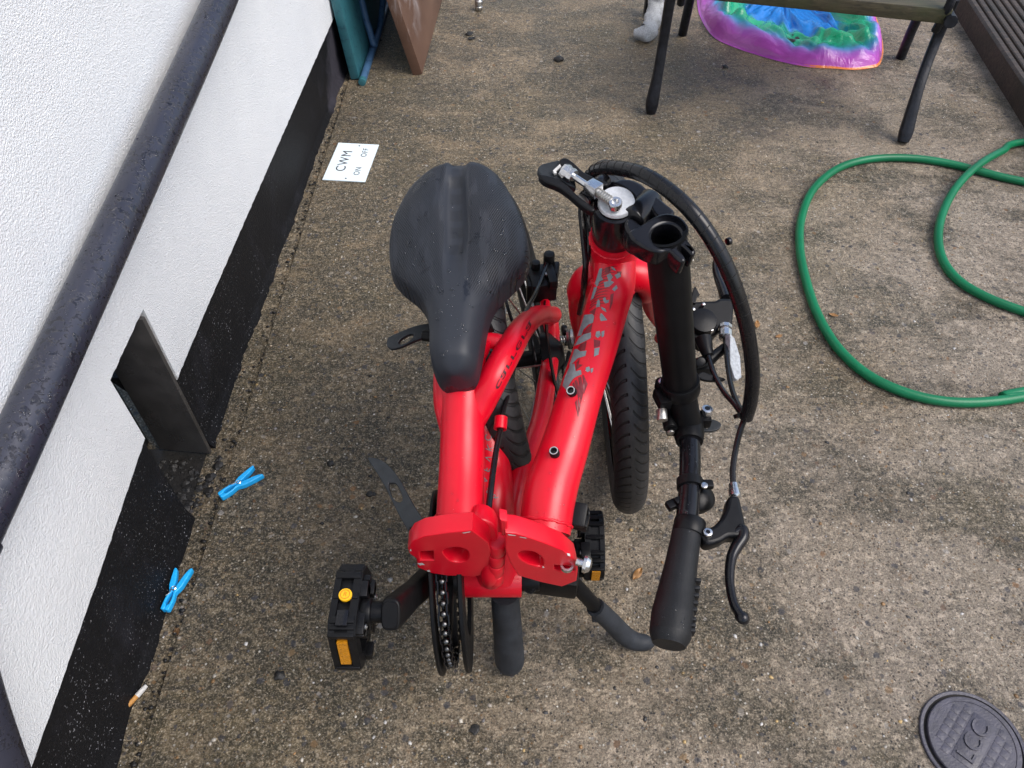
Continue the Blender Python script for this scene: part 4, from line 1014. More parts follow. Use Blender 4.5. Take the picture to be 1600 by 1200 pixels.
mb.box(pe+V(-.020, -.008, -.004), .015, .022, .014, Matrix.Rotation(R(15), 3, 'Z'), .003); mb.rtube(pe+V(-.021, .006, -.003), pe+V(-.021, .006, .008), .0065, 16); part('post_collar', mb, 'black_satin')
mb = MB(); mb.rtube(pe+V(-.021, .006, .007), pe+V(-.021, .006, .0085), .0038, 14); part('collar_screw', mb, 'chrome')
mb = MB(); mb.rtube(pe+V(-.0215, -.018, -.010), pe+V(-.0215, -.030, -.014), .0058, 16); part('collar_nut', mb, 'dull_steel')
mb = MB(); mb.tube([pe-PD*.01, BC], [.0150, .0148], 28, 4); part('inner_post', mb, 'black_satin')
mb = MB(); px_plate(mb, smooth_poly([(1090, 586), (1098, 581), (1110, 585), (1131, 590), (1131, 594), (1110, 595), (1095, 592)], 3), W(1105, 588, .36), V(0, -.3, 1), .005, .001); part('collar_lever', mb, 'black_plastic')
# handlebar
bar_pts = [W(1046, 1000, .330), W(1060, 905, .334), W(1073, 815, .337), W(1078, 740, .338), BC, V(.196, .60, .338), V(.196, .68, .337), V(.190, .78, .334)]
mb = MB(); mb.tube(bar_pts, .0111, 24, 60); bar_b = mb.bvh(); part('handlebar', mb, 'black_gloss')
bd = (W(1078, 700, .338)-BC).normalized()
mb = MB(); mb.lathe(BC-bd*.016, bd, [(0, .0112), (0, .0160), (.001, .0168), (.028, .0160), (.034, .0148), (.036, .0140), (.036, .0112)], 28, False, True)
mb.rtube(BC+V(-.022, -.008, .008), BC+V(-.022, .020, .010), .0075, 16); mb.box(BC+V(-.018, .004, .002), .014, .026, .014, None, .003); mb.box(BC+V(.018, .010, .002), .014, .016, .014, None, .003); part('bar_clamp', mb, 'black_satin')
mb = MB(); px_plate(mb, smooth_poly([(1098, 658), (1112, 655), (1124, 659), (1127, 665), (1120, 672), (1104, 674), (1096, 672)], 3), W(1112, 664, .328), V(0, -.2, 1), .004, .001, (smooth_poly([(1101, 666), (1105, 664), (1108, 666), (1105, 669)], 3),)); part('bar_clamp_lever', mb, 'dark_lever')
mb = MB(); a = W(1103, 648, .345); mb.rtube(a, a+V(.0, .001, .010), .0062, 18); part('clamp_screw', mb, 'chrome')
mb = MB(); mb.lathe(a+V(0, .001, .0101), V(0, 0.1, 1), [(0, .0032), (.0004, .003), (.0005, 0)], 8, False); part('screw_socket', mb, 'black_gloss')
mb = MB(); mb.rtube(BC+V(-.022, -.010, .006), BC+V(-.022, -.0125, .0058), .0042, 12); part('clamp_nut', mb, 'dull_steel')
# grip near the camera
gp = [W(1075, 826, .3365), W(1070, 850, .336), W(1064, 885, .335), W(1057, 925, .333), W(1051, 962, .332), W(1047, 992, .331), W(1045, 1008, .330)]
mb = MB(); mb.tube(gp, [.0150, .0148, .0158, .0178, .0198, .0192, .0150], 28, 60, .98)
for i, vtx in enumerate(mb.v):    # ergonomic wing: flatter top
    pass
gb = mb.bvh(); part('grip', mb, 'rubber', None, 60, 'flared ergonomic rubber grip at the near end of the bar')
mb = MB()
for k in range(8):
    f = .45+k*.055; P, T = catmull(gp, 40); p = P[int(f*40)]; mb.box(p+V(.0165+.002*f, 0, .004), .006, .0035, .012, None, .001)
part('grip_ribs', mb, 'rubber')
mb = MB(); 
mb.tube([V(.196, .69, .337), V(.190, .79, .334)], [.0155, .0165], 20, 8); part('grip', mb, 'rubber')
# bell on the bar
p = W(1078, 757, .338)
mb = MB(); mb.lathe(p-bd*.005, bd, [(0, .0112), (0, .0136), (.010, .0136), (.010, .0112)], 24, False, True); mb.box(p+V(.016, -.002, .003), .014, .009, .007, None, .002); part('bell_clamp', mb, 'black_plastic')
mb = MB(); bc = W(1092, 775, .325); mb.lathe(bc-V(0, 0, .006), (0.2, -.1, 1), [(0, .0150), (.004, .0165), (.007, .0160), (.011, .011), (.013, .004), (.0135, 0)], 28, False); mb.lathe(bc-V(0, 0, .012), (0.2, -.1, 1), [(0, .0135), (.004, .0135)], 28); part('bell', mb, 'black_plastic')
mb = MB(); mb.box(W(1054, 787, .335), .018, .010, .008, Matrix.Rotation(R(25), 3, 'Z'), .002); mb.box(W(1062, 783, .338), .012, .008, .010, Matrix.Rotation(R(25), 3, 'Z'), .002); part('bell_striker', mb, 'black_plastic')
mb = MB(); s_ = W(1100, 760, .346); mb.rtube(s_, s_+V(0, 0, .0028), .0036, 12); part('bell_screw', mb, 'chrome')
# near brake lever
lb = thing('tmp', '', '', W(1110, 830, .33)); del lb['label']; del lb['category']; BASE.pop('tmp', None); lb.name = 'brake_lever'; BASE['brake_lever'] = W(1110, 830, .33); lb.parent = bike; lb.location = W(1110, 830, .33)-BASE['folded_bicycle']; lb['label'] = 'brake lever beside the near grip'
p = W(1077, 825, .338); bd2 = (W(1073, 850, .336)-p).normalized()
mb = MB(); mb.lathe(p-bd2*.008, bd2, [(0, .0112), (0, .0150), (.001, .0156), (.015, .0156), (.016, .0150), (.016, .0112)], 26, False, True); part('clamp_band', mb, 'black_plastic', lb)
mb = MB(); px_plate(mb, smooth_poly([(1080, 812), (1092, 812), (1104, 822), (1116, 820), (1127, 808), (1134, 794), (1138, 778), (1144, 773), (1155, 775), (1160, 792), (1166, 820), (1166, 830), (1158, 838), (1140, 838), (1128, 845), (1112, 850), (1102, 848), (1096, 838), (1082, 832)], 3), W(1120, 820, .345), V(.05, -.1, 1), .018, .004); part('bracket', mb, 'black_plastic', lb, 30)
mb = MB(); mb.tube([W(1140, 838, .338), W(1158, 828, .339), W(1160, 840, .338), W(1150, 856, .336), W(1143, 872, .335), W(1140, 895, .334), W(1141, 918, .333), W(1146, 942, .333), W(1153, 956, .333), W(1160, 965, .333)], [.004, .0075, .0078, .0074, .0064, .0058, .0052, .0050, .0052, .0058], 16, 60, .8); mb.lathe(W(1160, 965, .333)-V(0, 0, .0055), (0, 0, 1), [(0, .002), (.002, .005), (.0055, .0068), (.009, .005), (.011, .002)], 16); part('blade', mb, 'black_gloss', lb, 60)
for (u, v, nm) in ((1081, 819, 'screw'), (1106, 832, 'screw')):
    mb = MB(); q = W(u, v, .3475); mb.rtube(q-V(0, 0, .004), q+V(0, 0, .0015), .0046, 16); part(nm, mb, 'chrome', lb)
    mb = MB(); mb.lathe(q+V(0, 0, .0016), (0, 0, 1), [(0, .0024), (.0003, .0022), (.0004, 0)], 6, False); part('screw_socket', mb, 'black_gloss', lb)
mb = MB(); a = W(1146, 757, .340); b = W(1149, 777, .340); mb.lathe(a, b-a, [(0, .0035), (0, .0050), (.005, .0052), (.007, .0058), (.0145, .0060), (.016, .004)], 14); part('barrel_adjuster', mb, 'chrome', lb)
# far brake lever and shifter
ls = thing('tmp', '', '', W(1110, 500, .34)); del ls['label']; del ls['category']; BASE.pop('tmp', None); ls.name = 'shifter_lever'; BASE['shifter_lever'] = W(1110, 500, .34); ls.parent = bike; ls.location = W(1110, 500, .34)-BASE['folded_bicycle']; ls['label'] = 'shifter and brake lever on the far half of the bar'
S = lambda pts: [(1000+x/4.0, 400+y/4.0) for x, y in pts]
sh = W(1110, 500, .352); sn = V(.05, -.35, 1)
mb = MB(); px_plate(mb, smooth_poly(S([(300, 300), (370, 280), (470, 275), (500, 262), (575, 265), (590, 300), (575, 440), (520, 445), (490, 480), (450, 510), (430, 545), (390, 560), (340, 520), (300, 470)]), 3), sh, sn, .020, .004); part('bracket', mb, 'black_plastic', ls, 30)
mb = MB(); c = onplane(1000+390/4, 400+392/4, sh+V(0, 0, .006), sn); mb.lathe(c-V(0, 0, .01), sn, [(0, .0165), (.010, .0168), (.013, .0155), (.0145, .010), (.0148, 0)], 36, False); part('indicator_pod', mb, 'black_plastic', ls)
mb = MB(); mb.tube([W(1134, 468, .352), W(1128, 450, .350), W(1121, 432, .348), W(1118, 415, .347), W(1121, 404, .346)], [.0085, .0075, .0060, .0056, .0058], 14, 30, .8); part('blade', mb, 'black_gloss', ls, 60)
mb = MB(); px_plate(mb, S([(315, 290), (330, 220), (345, 185), (375, 240), (358, 255), (350, 295)]), sh+V(0, 0, .004), sn, .006, .001); part('thumb_lever', mb, 'black_plastic', ls)
for (x, y) in ((332, 330), (395, 298), (445, 458)):
    mb = MB(); q = onplane(1000+x/4, 400+y/4, sh+V(0, 0, .007), sn); mb.lathe(q-V(0, 0, .004), sn, [(0, .0026), (.0045, .0026), (.006, .0016), (.0062, 0)], 14, False); part('screw', mb, 'chrome', ls)
mb = MB(); a = W(1133, 509, .352); b = W(1133.5, 533, .352); mb.lathe(a, b-a, [(0, .006), (.002, .0085), (.007, .0085), (.0075, .006), (.010, .006), (.0105, .0082), (.020, .0078), (.022, .004)], 10); part('barrel_adjuster', mb, 'chrome', ls)
mb = MB(); mb.tube([W(1099, 530, .352), W(1103, 545, .350), W(1107, 556, .348)], [.0105, .008, .0062], 16, 8); part('cable_boot', mb, 'black_plastic', ls)
# reflector and bracket
mb = MB(); px_plate(mb, [(1141, 521), (1148, 528), (1157, 558), (1159, 590), (1152, 594), (1148, 590), (1141, 568)], W(1149, 560, .352), V(.55, -.5, 1), .009, .001); part('front_reflector', mb, plain('clear_reflector', (.34, .36, .38), .22, .3, 300, .9, 800), None, 30)
mb = MB(); mb.tube([W(1085, 572, .338), W(1102, 566, .340), W(1120, 553, .344), W(1134, 543, .346), W(1140, 545, .346)], [.009, .0085, .006, .006, .006], 14, 24); mb.rtube(W(1092, 566, .345), W(1095, 566, .352), .006, 14); mb.box(W(1094, 575, .335), .03, .018, .014, Matrix.Rotation(R(10), 3, 'Z'), .003); part('reflector_bracket', mb, 'black_plastic')
# wrapped cable loom
loom = [W(918, 300, .545), W(925, 272, .560), W(945, 263, .580), W(975, 264, .596), W(1010, 275, .606), W(1048, 300, .606), W(1085, 336, .598), W(1116, 380, .580), W(1141, 430, .555), W(1159, 482, .525), W(1171, 535, .490), W(1176, 585, .450), W(1173, 625, .415), W(1166, 652, .390)]
mb = MB(); mb.tube(loom, [.0050, .0062, .0068]+[.0070]*9+[.0072, .0070], 20, 140); part('cable_wrap', mb, 'cable')
P, T = catmull(loom, 140); mb = MB()
for k in range(6, 100, 4):
    i = k; d = (P[i+1]-P[i-1]).normalized(); x_, y_, z_ = plane_basis(d+V(.12, .1, .12))
    mb.lathe(P[i]-d*.0004, z_, [(0, .0064), (0, .00722), (.0008, .00722), (.0008, .0064)], 20, False, True)
part('wrap_seams', mb, plain('wrap_seam_black', (.002, .002, .002), .8, .1, 60), kind='stuff')
mb = MB(); mb.tube([W(1168, 640, .400), W(1163, 655, .385), W(1156, 675, .372), W(1149, 705, .356), W(1145, 735, .346), W(1146, 760, .340)], .0031, 10, 40); part('brake_cable', mb, 'cable')
mb = MB(); mb.tube([W(1133.5, 530, .352), W(1137, 570, .360), W(1143, 605, .372), W(1153, 632, .384), W(1164, 648, .392)], .0030, 10, 40); part('brake_cable', mb, 'cable')
mb = MB(); mb.tube([W(1106, 553, .349), W(1116, 585, .358), W(1131, 612, .370), W(1148, 632, .382), W(1162, 652, .390)], .0030, 10, 40); part('gear_cable', mb, 'cable')
mb = MB(); tie = W(1158, 645, .388); mb.lathe(tie, W(1165, 660, .382)-W(1155, 630, .392), [(0, .0065), (0, .0085), (.004, .0085), (.004, .0065)], 18, False, True); part('cable_tie', mb, 'black_plastic')
mb = MB(); mb.rtube(W(1136, 378, .572), W(1141, 376, .572), .0035, 12); part('wrap_end', mb, 'cable')
for pts in ([W(925, 285, .55), W(908, 320, .535), W(911, 370, .515), W(915, 420, .49), W(912, 455, .45), W(905, 490, .41)], [W(922, 290, .555), W(916, 330, .53), W(920, 380, .51), W(913, 430, .48), W(910, 470, .43)], [W(925, 300, .55), W(921, 350, .52), W(925, 400, .49), W(930, 440, .44)]):
    mb = MB(); mb.tube(pts, .0029, 10, 40); part('brake_cable', mb, 'cable')
# water standing on the red tubes and black parts
for bv, reg, n_, sd_ in ((tubeR_b, (820, 420, 1000, 830), 60, 21), (tubeL.bvh(), (680, 600, 765, 820), 30, 22), (gb, (1015, 820, 1090, 1012), 35, 24), (bar_b, (1060, 690, 1095, 810), 40, 25)):
    d = drops(bv, reg, n_, .0005, .0016, sd_)
    if d.f: tag(part('water_drops', d, 'water'), kind='stuff')

# ================================================================== THINGS ROUND THE YARD
# garden hose
h = .0088
hp = [V(2.6, 1.15, h), W(1700, 596, h), W(1600, 620, h), W(1520, 629, h), W(1455, 624, h), W(1395, 606, h), W(1345, 578, h), W(1305, 538, h), W(1277, 490, h), W(1260, 440, h), W(1250, 390, h), W(1252, 342, h), W(1270, 297, h), W(1308, 264, h), W(1358, 249, h), W(1420, 247, h), W(1480, 255, h), W(1540, 270, h), W(1600, 284, h), V(1.45, 1.33, h), V(1.75, 1.12, h), V(1.80, .90, h), V(1.45, .74, h), W(1660, 508, h), W(1600, 487, h), W(1545, 466, h), W(1500, 440, h), W(1474, 408, h), W(1466, 370, h+.002), W(1474, 330, h+.005), W(1496, 290, h+.012), W(1530, 257, h+.0185), W(1566, 236, h+.010), W(1600, 222, h), V(1.5, 1.66, h), V(2.0, 1.72, h)]
mb = MB(); mb.tube(hp, .0086, 16, 420)
tag(mb.build('garden_hose', M['hose'], None, 60), 'green garden hose looped on the concrete at right', 'hose')

# clothes pegs
def peg(tip, h1, h2, label):
    tip, h1, h2 = W(*tip, .008), W(*h1, .008), W(*h2, .008)
    mid = tip.lerp((h1+h2)/2, .5); root = thing('clothes_peg', label, 'peg', (mid.x, mid.y, 0), 'blue clothes pegs')
    d = ((h1+h2)/2-tip).normalized(); s = V(-d.y, d.x, 0)
    if (h1-mid).dot(s) < 0: s = -s
    L = (h1-tip).length; u = L/.08
    for hh, sg in ((h1, 1), (h2, -1)):
        he = (hh-tip); xa = he.dot(d); ya = he.dot(s)*sg
        prof = [(0, .0006*u), (0, .0062*u), (.004*u, .0078*u), (.022*u, .0080*u), (.030*u, .0062*u), (.036*u, .0072*u), (.046*u, ya*.55+.0042*u), (xa*.96, ya+.0022*u), (xa, ya), (xa*.97, ya-.0030*u), (xa*.80, ya*.62-.0030*u), (.044*u, .0015*u), (.034*u, .0008*u), (.026*u, .0034*u), (.012*u, .0036*u), (.008*u, .0006*u)]
        out = [(p[0], p[1]*sg) for p in prof]; holes = []
        if sg < 0: out = out[::-1]
        me = curve_mesh(smooth_poly(out, 2), holes, .010, .0012)
        Mx = Matrix(((d.x, s.x, 0, tip.x), (d.y, s.y, 0, tip.y), (0, 0, 1 if s.cross(d).z < 0 else 1, .0072), (0, 0, 0, 1)))
        mb = MB(); mb.mesh(me, Mx); mb.build('arm', M['peg'], root, 40)
    mb = MB(); c = tip+d*.040*u; pts = [c+V(math.cos(a/10*2*math.pi)*.0030, math.sin(a/10*2*math.pi)*.0030, -.002+.008*a/40) for a in range(41)]
    mb.tube(pts, .0007, 6, 40, smooth=False); mb.tube([c+V(0, 0, .006)+s*.003, c+V(0, 0, .0066)-d*.010*u+s*.002, c+V(0, 0, .0064)-d*.016*u+s*.007*u], .0007, 6, 8); mb.build('spring', M['chrome'], root)
peg((344, 776), (397, 730), (411, 743), 'blue plastic clothes peg lying on open concrete near the recess')
peg((258, 954), (276, 889), (300, 890), 'blue plastic clothes peg lying against the black plinth')

# fallen switch label
def label_plate():
    pts = [W(529, 223, .002), W(592, 227, .002), W(570, 285, .002), W(504, 280.5, .002)]
    c = sum(pts, V(0, 0, 0))/4; root = thing('label_plate', 'white label plate lettered CWM ON OFF lying on the concrete', 'sign', (c.x, c.y, 0))
    ey = ((pts[0]+pts[1])/2-(pts[2]+pts[3])/2); H = ey.length; ey.normalize(); ex = V(ey.y, -ey.x, 0); Wd = ((pts[1]-pts[0]).length+(pts[2]-pts[3]).length)/2
    me = curve_mesh([(-Wd/2, -H/2), (Wd/2, -H/2), (Wd/2, H/2), (-Wd/2, H/2)], [], .0022, .0002)
    Mx = Matrix(((ex.x, ey.x, 0, c.x), (ex.y, ey.y, 0, c.y), (0, 0, 1, .0018), (0, 0, 0, 1)))
    mb = MB(); mb.mesh(me, Mx); mb.build('plate', M['plate_white'], root, 30)
    for txt, x, y, sz in (('CWM', -.17*Wd, .01*H, .032), ('ON', .24*Wd, -.24*H, .0195), ('OFF', .24*Wd, .26*H, .0195)):
        me = text_mesh(txt, sz, .0001, 1.12, 0, 0); mb = MB()
        mb.mesh(me, Mx @ Matrix.Translation((x, y, .0013)) @ Matrix.Rotation(R(90), 4, 'Z')); mb.build('lettering', M['ink'], root, 0)
    for (x, y) in ((.04*Wd, .44*H), (.03*Wd, -.44*H)):
        mb = MB(); mb.lathe(Mx @ V(x, y, .0011), (0, 0, 1), [(0, .0022), (.0004, .0020), (.0004, 0)], 12, False); mb.build('screw_hole', M['ink'], root, 0)
label_plate()

# cigarette end
a, b = W(197, 1106, .0035), W(229, 1071, .0035); m_ = a.lerp(b, .52)
root = thing('cigarette_butt', 'orange and white cigarette butt beside the plinth foot', 'cigarette', (m_.x, m_.y, 0))
mb = MB(); mb.tube([a, a.lerp(m_, .3), m_], [.0025, .0036, .0037], 14, 8, .8); mb.build('filter', M['tan_paper'], root)
mb = MB(); mb.tube([m_, m_.lerp(b, .6), b], [.0038, .0036, .0028], 14, 8, .9); mb.build('paper_end', M['white_paper'], root)

# small round iron cover, bottom right
def cover():
    C = V(.5646, .2858, 0); r = .0625; root = thing('access_cover', 'small round cast iron cover lettered LCC set in the concrete', 'manhole cover', C)
    mb = MB(); mb.lathe(C+V(0, 0, -.006), (0, 0, 1), [(0, r-.0055), (0, r), (.0085, r-.0005), (.0092, r-.0015), (.0088, r-.0050), (.001, r-.0058)], 72, False, True); mb.build('frame_ring', M['cast_iron'], root)
    mb = MB(); mb.lathe(C+V(0, 0, .0006), (0, 0, 1), [(0, r-.003), (.0006, r-.003), (.0006, 0)], 48, False); mb.build('gap_dirt', M['rust'], root)
    mb = MB(); mb.lathe(C+V(0, 0, -.004), (0, 0, 1), [(0, r-.0085), (.0095, r-.0085), (.0105, r-.0095), (.0105, r-.0145), (.0096, r-.0150), (.0096, 0)], 72, False); lid = mb.build('lid', M['cast_iron'], root)
    rot = Matrix.Rotation(R(46), 3, 'Z'); mb = MB(); g = .0108
    for i in range(-5, 6):
        for j in range(-5, 6):
            x, y = i*g, j*g
            if math.hypot(x, y) > r-.021: continue
            if abs(j) <= 1 and abs(i) <= 3: continue
            mb.box(C+rot @ V(x, y, .0057), g*.84, g*.84, .0007, rot, .0003)
    tag(mb.build('lid_studs', M['cast_iron'], lid), kind='stuff')
    mb = MB(); mb.box(C+rot @ V(0, 0, .0056), g*6.4, g*2.7, .0009, rot, .0003); mb.build('lettering_panel', M['cast_iron'], lid)
    me = text_mesh('LCC', .029, .0014, 1.12, 0, .0002); mb = MB(); mb.mesh(me, Matrix.Translation(C+V(0, 0, .0065)) @ Matrix.Rotation(R(46), 4, 'Z')); mb.build('lettering', M['cast_iron'], lid, 30)
cover()

# garden bench
def bench():
    root = thing('garden_bench', 'garden bench with green-stained wooden slats and black iron legs', 'bench', (.65, 1.9, 0))
    legs = [[W(1017, 174, .004), W(1019, 160, .03), W(1028, 115, .10), W(1037, 60, .18), W(1047, 0, .27), W(1051, -20, .30)],
            [W(1411, 222, .004), W(1416, 205, .025), W(1433, 145, .10), W(1450, 95, .155), W(1468, 50, .21), W(1492, -5, .30)]]
    for L in legs:
        mb = MB(); mb.tube(L, [.0120, .0155, .0118, .0112, .0115, .012], 16, 30, 1.0, pw=.6); mb.build('leg', M['iron'], root, 45)
    for L in ([V(.486, 2.19, .0), V(.482, 2.15, .12), V(.47, 2.08, .30)], [V(1.062, 2.05, .0), V(1.05, 2.02, .12), V(1.03, 1.94, .30)]):
        mb = MB(); mb.tube(L, [.0125, .0125, .0130], 10, 10); mb.build('leg', M['iron'], root, 45)
    A = atY(1100, 0, 1.752); B = atY(1446, 36, 1.640); d = (B-A); d.z = 0; d.normalize(); nb = V(-d.y, d.x, 0)
    rotm = Matrix(((d.x, nb.x, 0), (d.y, nb.y, 0), (0, 0, 1)))
    for k in range(5):
        c = (A.lerp(B, .5)-d*.012)+nb*(.034+k*.080)+V(0, 0, .0155); mb = MB(); mb.box(c, .575, .066, .030, rotm, .003); mb.build('slat', M['bench_wood'], root)
    for k, e in enumerate((A-d*.062, B+d*.045)):
        mb = MB(); mb.tube([e+V(0, 0, .012)-nb*.012, e+nb*.20+V(0, 0, -.010), e+nb*.40+V(0, 0, .012)], .013, 10, 16); mb.build('side_rail', M['iron'], root)
        mb = MB(); q = e+V(0, 0, .03)+nb*.05-d*.012*(1 if k else -1); mb.tube([q+V(0, 0, -.055)+nb*-.02, q+nb*-.045+V(0, 0, .01), q+nb*-.03+V(0, 0, .06)], .009, 10, 14); mb.build('scroll_bracket', M['iron'], root)
bench()

# deflated rainbow paddling pool under the bench
def pool():
    outl = [W(1088, -6), W(1093, 25), W(1113, 57), W(1145, 74), W(1190, 89), W(1228, 99), W(1264, 106), W(1300, 108), W(1335, 110), W(1362, 107), W(1374, 102), W(1380, 84), W(1377, 55), W(1368, 25), V(1.09, 2.45, 0), V(1.04, 2.66, 0), V(.93, 2.82, 0), V(.78, 2.86, 0), V(.65, 2.78, 0), V(.57, 2.62, 0)]
    outl = [V(p.x, p.y, 0) for p in outl]; P, T = catmull(outl+[outl[0]], 240); P = P[:-1]; n = len(P); C = V(.83, 2.42, 0)
    stops = [(0, .001, (.60, .20, .05)), (.003, .006, (.70, .22, .06)), (.006, .011, (.74, .18, .07)), (.007, .013, (.44, .09, .42)), (.012, .028, (.46, .09, .44)), (.022, .046, (.43, .09, .46)), (.034, .056, (.32, .12, .48)), (.046, .058, (.08, .22, .46)), (.058, .054, (.02, .20, .25)), (.072, .050, (.010, .25, .14)), (.10, .042, (.012, .32, .15)), (.135, .030, (.012, .31, .15)), (.165, .020, (.01, .24, .22)), (.18, .016, (.010, .15, .47)), (.24, .012, (.010, .17, .53)), (.32, .010, (.010, .17, .53)), (.45, .008, (.012, .18, .54))]
    rows = 46; vs = []; cols = []; fs = []
    for j in range(rows):
        x = j/(rows-1)*(len(stops)-1); k = min(int(x), len(stops)-2); f = x-k
        w_ = stops[k][0]*(1-f)+stops[k+1][0]*f; hem = w_ < .0065; hh = stops[k][1]*(1-f)+stops[k+1][1]*f
        cc = tuple(stops[k][2][i]*(1-f)+stops[k+1][2][i]*f for i in range(3)) if not (.0059 < w_ < .0071) else stops[k+1 if f > .5 else k][2]
        for i in range(n):
            p = P[i]; dv = (C-p); L = dv.length; d = dv/L
            warp = 1+.55*mnoise.noise(Vector((p.x*8, p.y*8, 1.0)))+.3*mnoise.noise(Vector((p.x*22, p.y*22, 7.0)))
            ww = min(w_*warp if w_ > .012 else w_, L*.98)
            fold = mnoise.noise(Vector((p.x*14, p.y*14, w_*8)))*.012+abs(mnoise.noise(Vector((p.x*9+w_*11, p.y*9-w_*7, 3.0))))*.062+abs(mnoise.noise(Vector((p.x*17-w_*14, p.y*17, 9.0))))*.022-.014
            hv = hh+(fold*min(1, w_/.05) if w_ > .005 else 0)*(1 if w_ < .24 else .45)
            if w_ < .09: hv *= .52+.45*min(1, w_/.09)+.65*mnoise.noise(Vector((p.x*7, p.y*7, 4.0)))
            q = p+d*ww; vs.append((q.x, q.y, max(hv, .0015))); cols.append(cc if not hem or p.x > .80+.12*mnoise.noise(Vector((p.x*30, j*.5, 0))) else (.40, .08, .40))
    for j in range(rows-1):
        for i in range(n): fs.append((j*n+i, j*n+(i+1) % n, (j+1)*n+(i+1) % n, (j+1)*n+i))
    fs.append(tuple((rows-1)*n+i for i in range(n)))
    root = thing('paddling_pool', 'deflated rainbow coloured vinyl paddling pool under the bench', 'paddling pool', (.83, 2.4, 0))
    mb = MB(); mb.add(vs, fs); mb.colr = cols; o = mb.build('vinyl', M['pool'], root, 0)
    mb = MB(); rnd = random.Random(8)
    for k in range(26):
        u = rnd.uniform(1165, 1290); v = 40+(u-1165)*.2+rnd.uniform(-6, 14)
        clump(mb, W(u, v, .026), rnd.uniform(.002, .011), rnd, .35)
    tag(mb.build('leaf_litter', M['dirt'], root), kind='stuff')
pool()

# grooved decking boards, top right
def deck():
    A = V(1.244, 1.693, 0); B = V(1.305, 2.25, 0); d = (B-A).normalized(); nx = V(d.y, -d.x, 0)
    root = thing('decking', 'weathered dark grooved timber decking edge at top right', 'decking', A)
    x = 0.0
    for k, (wd, mat, ng) in enumerate(((.142, 'deck', 6), (.142, 'deck_pale', 6), (.142, 'deck', 6))):
        prof = [(x, .0), (x, .058), (x+.003, .062)]; g = (wd-.006)/ng
        for i in range(ng):
            a = x+.003+i*g; prof += [(a+g*.12, .064), (a+g*.60, .064), (a+g*.68, .054), (a+g*.92, .054), (a+g, .062)]
        prof += [(x+wd, .058), (x+wd, .0)]
        st = A-d*1.2; vs = []; n = len(prof); N_ = 40
        for j in range(N_+1):
            for (px, pz) in prof: vs.append(st+d*(j/N_*3.6)+nx*(px+.0015*mnoise.noise(Vector((j*.4, k*5, pz*40))))+V(0, 0, pz))
        fs = [tuple(range(n)), tuple(N_*n+i for i in range(n))[::-1]]
        for j in range(N_):
            for i in range(n): fs.append((j*n+i, j*n+(i+1) % n, (j+1)*n+(i+1) % n, (j+1)*n+i))
        mb = MB(); mb.add(vs, fs); mb.build('deck_board', M[mat], root, 25); x += wd+.006
deck()

# things leaning on the far wall
def leaning():
    y0 = 1.955
    root = thing('brown_board', 'brown board with whitish scuffs leaning against the wall', 'board', (-.25, y0, 0))
    mb = MB(); t = .026; H = .62; lean = R(13.5); x0 = -.2375
    ux = V(-math.sin(lean), 0, math.cos(lean)); nx = V(math.cos(lean), 0, math.sin(lean)); dy = V(.055, 1, 0).normalized()
    c = V(x0, y0, .003)+ux*H/2-nx*t/2+dy*.36
    mb.box(c, t, .72, H, Matrix(((nx.x, dy.x, ux.x), (nx.y, dy.y, ux.y), (nx.z, dy.z, ux.z))), .002); mb.build('panel', M['board'], root)
    root = thing('folded_table', 'teal painted folding table with blue tube legs leaning on the plinth', 'table', (-.41, 1.93, 0))
    lean = R(5); ux = V(-math.sin(lean), 0, math.cos(lean)); nx = V(math.cos(lean), 0, math.sin(lean)); t = .024; H = .6
    c = V(-.400, 1.925, .004)+ux*H/2-nx*t/2+dy*.33
    mb = MB(); mb.box(c, t, .66, H, Matrix(((nx.x, dy.x, ux.x), (nx.y, dy.y, ux.y), (nx.z, dy.z, ux.z))), .005); mb.build('table_top', M['teal'], root)
    r = .0095; a = W(566, 128, r); 
    mb = MB(); mb.tube([a, a+V(.02, .6, .0)], r, 16, 4); mb.build('leg_tube', M['bluetube'], root)
    mb = MB(); q = W(584, 70, .026); mb.tube([q, q+V(-.006, .006, .03), q+V(-.02, .02, .12), q+V(-.045, .05, .5)], r*.95, 16, 20); mb.build('leg_tube', M['bluetube'], root)
    mb = MB(); mb.tube([q+V(.002, 0, .0), q+V(.012, .12, .03), q+V(.02, .4, .20)], r*.9, 16, 12); mb.build('leg_tube', M['bluetube'], root)
    mb = MB(); 
    mb.lathe(a-V(.0002, .004, 0), (0, 1, 0), [(0, .004), (.001, r*1.02), (.016, r*1.08), (.016, r)], 16); mb.build('foot_cap', M['teal'], root)
leaning()
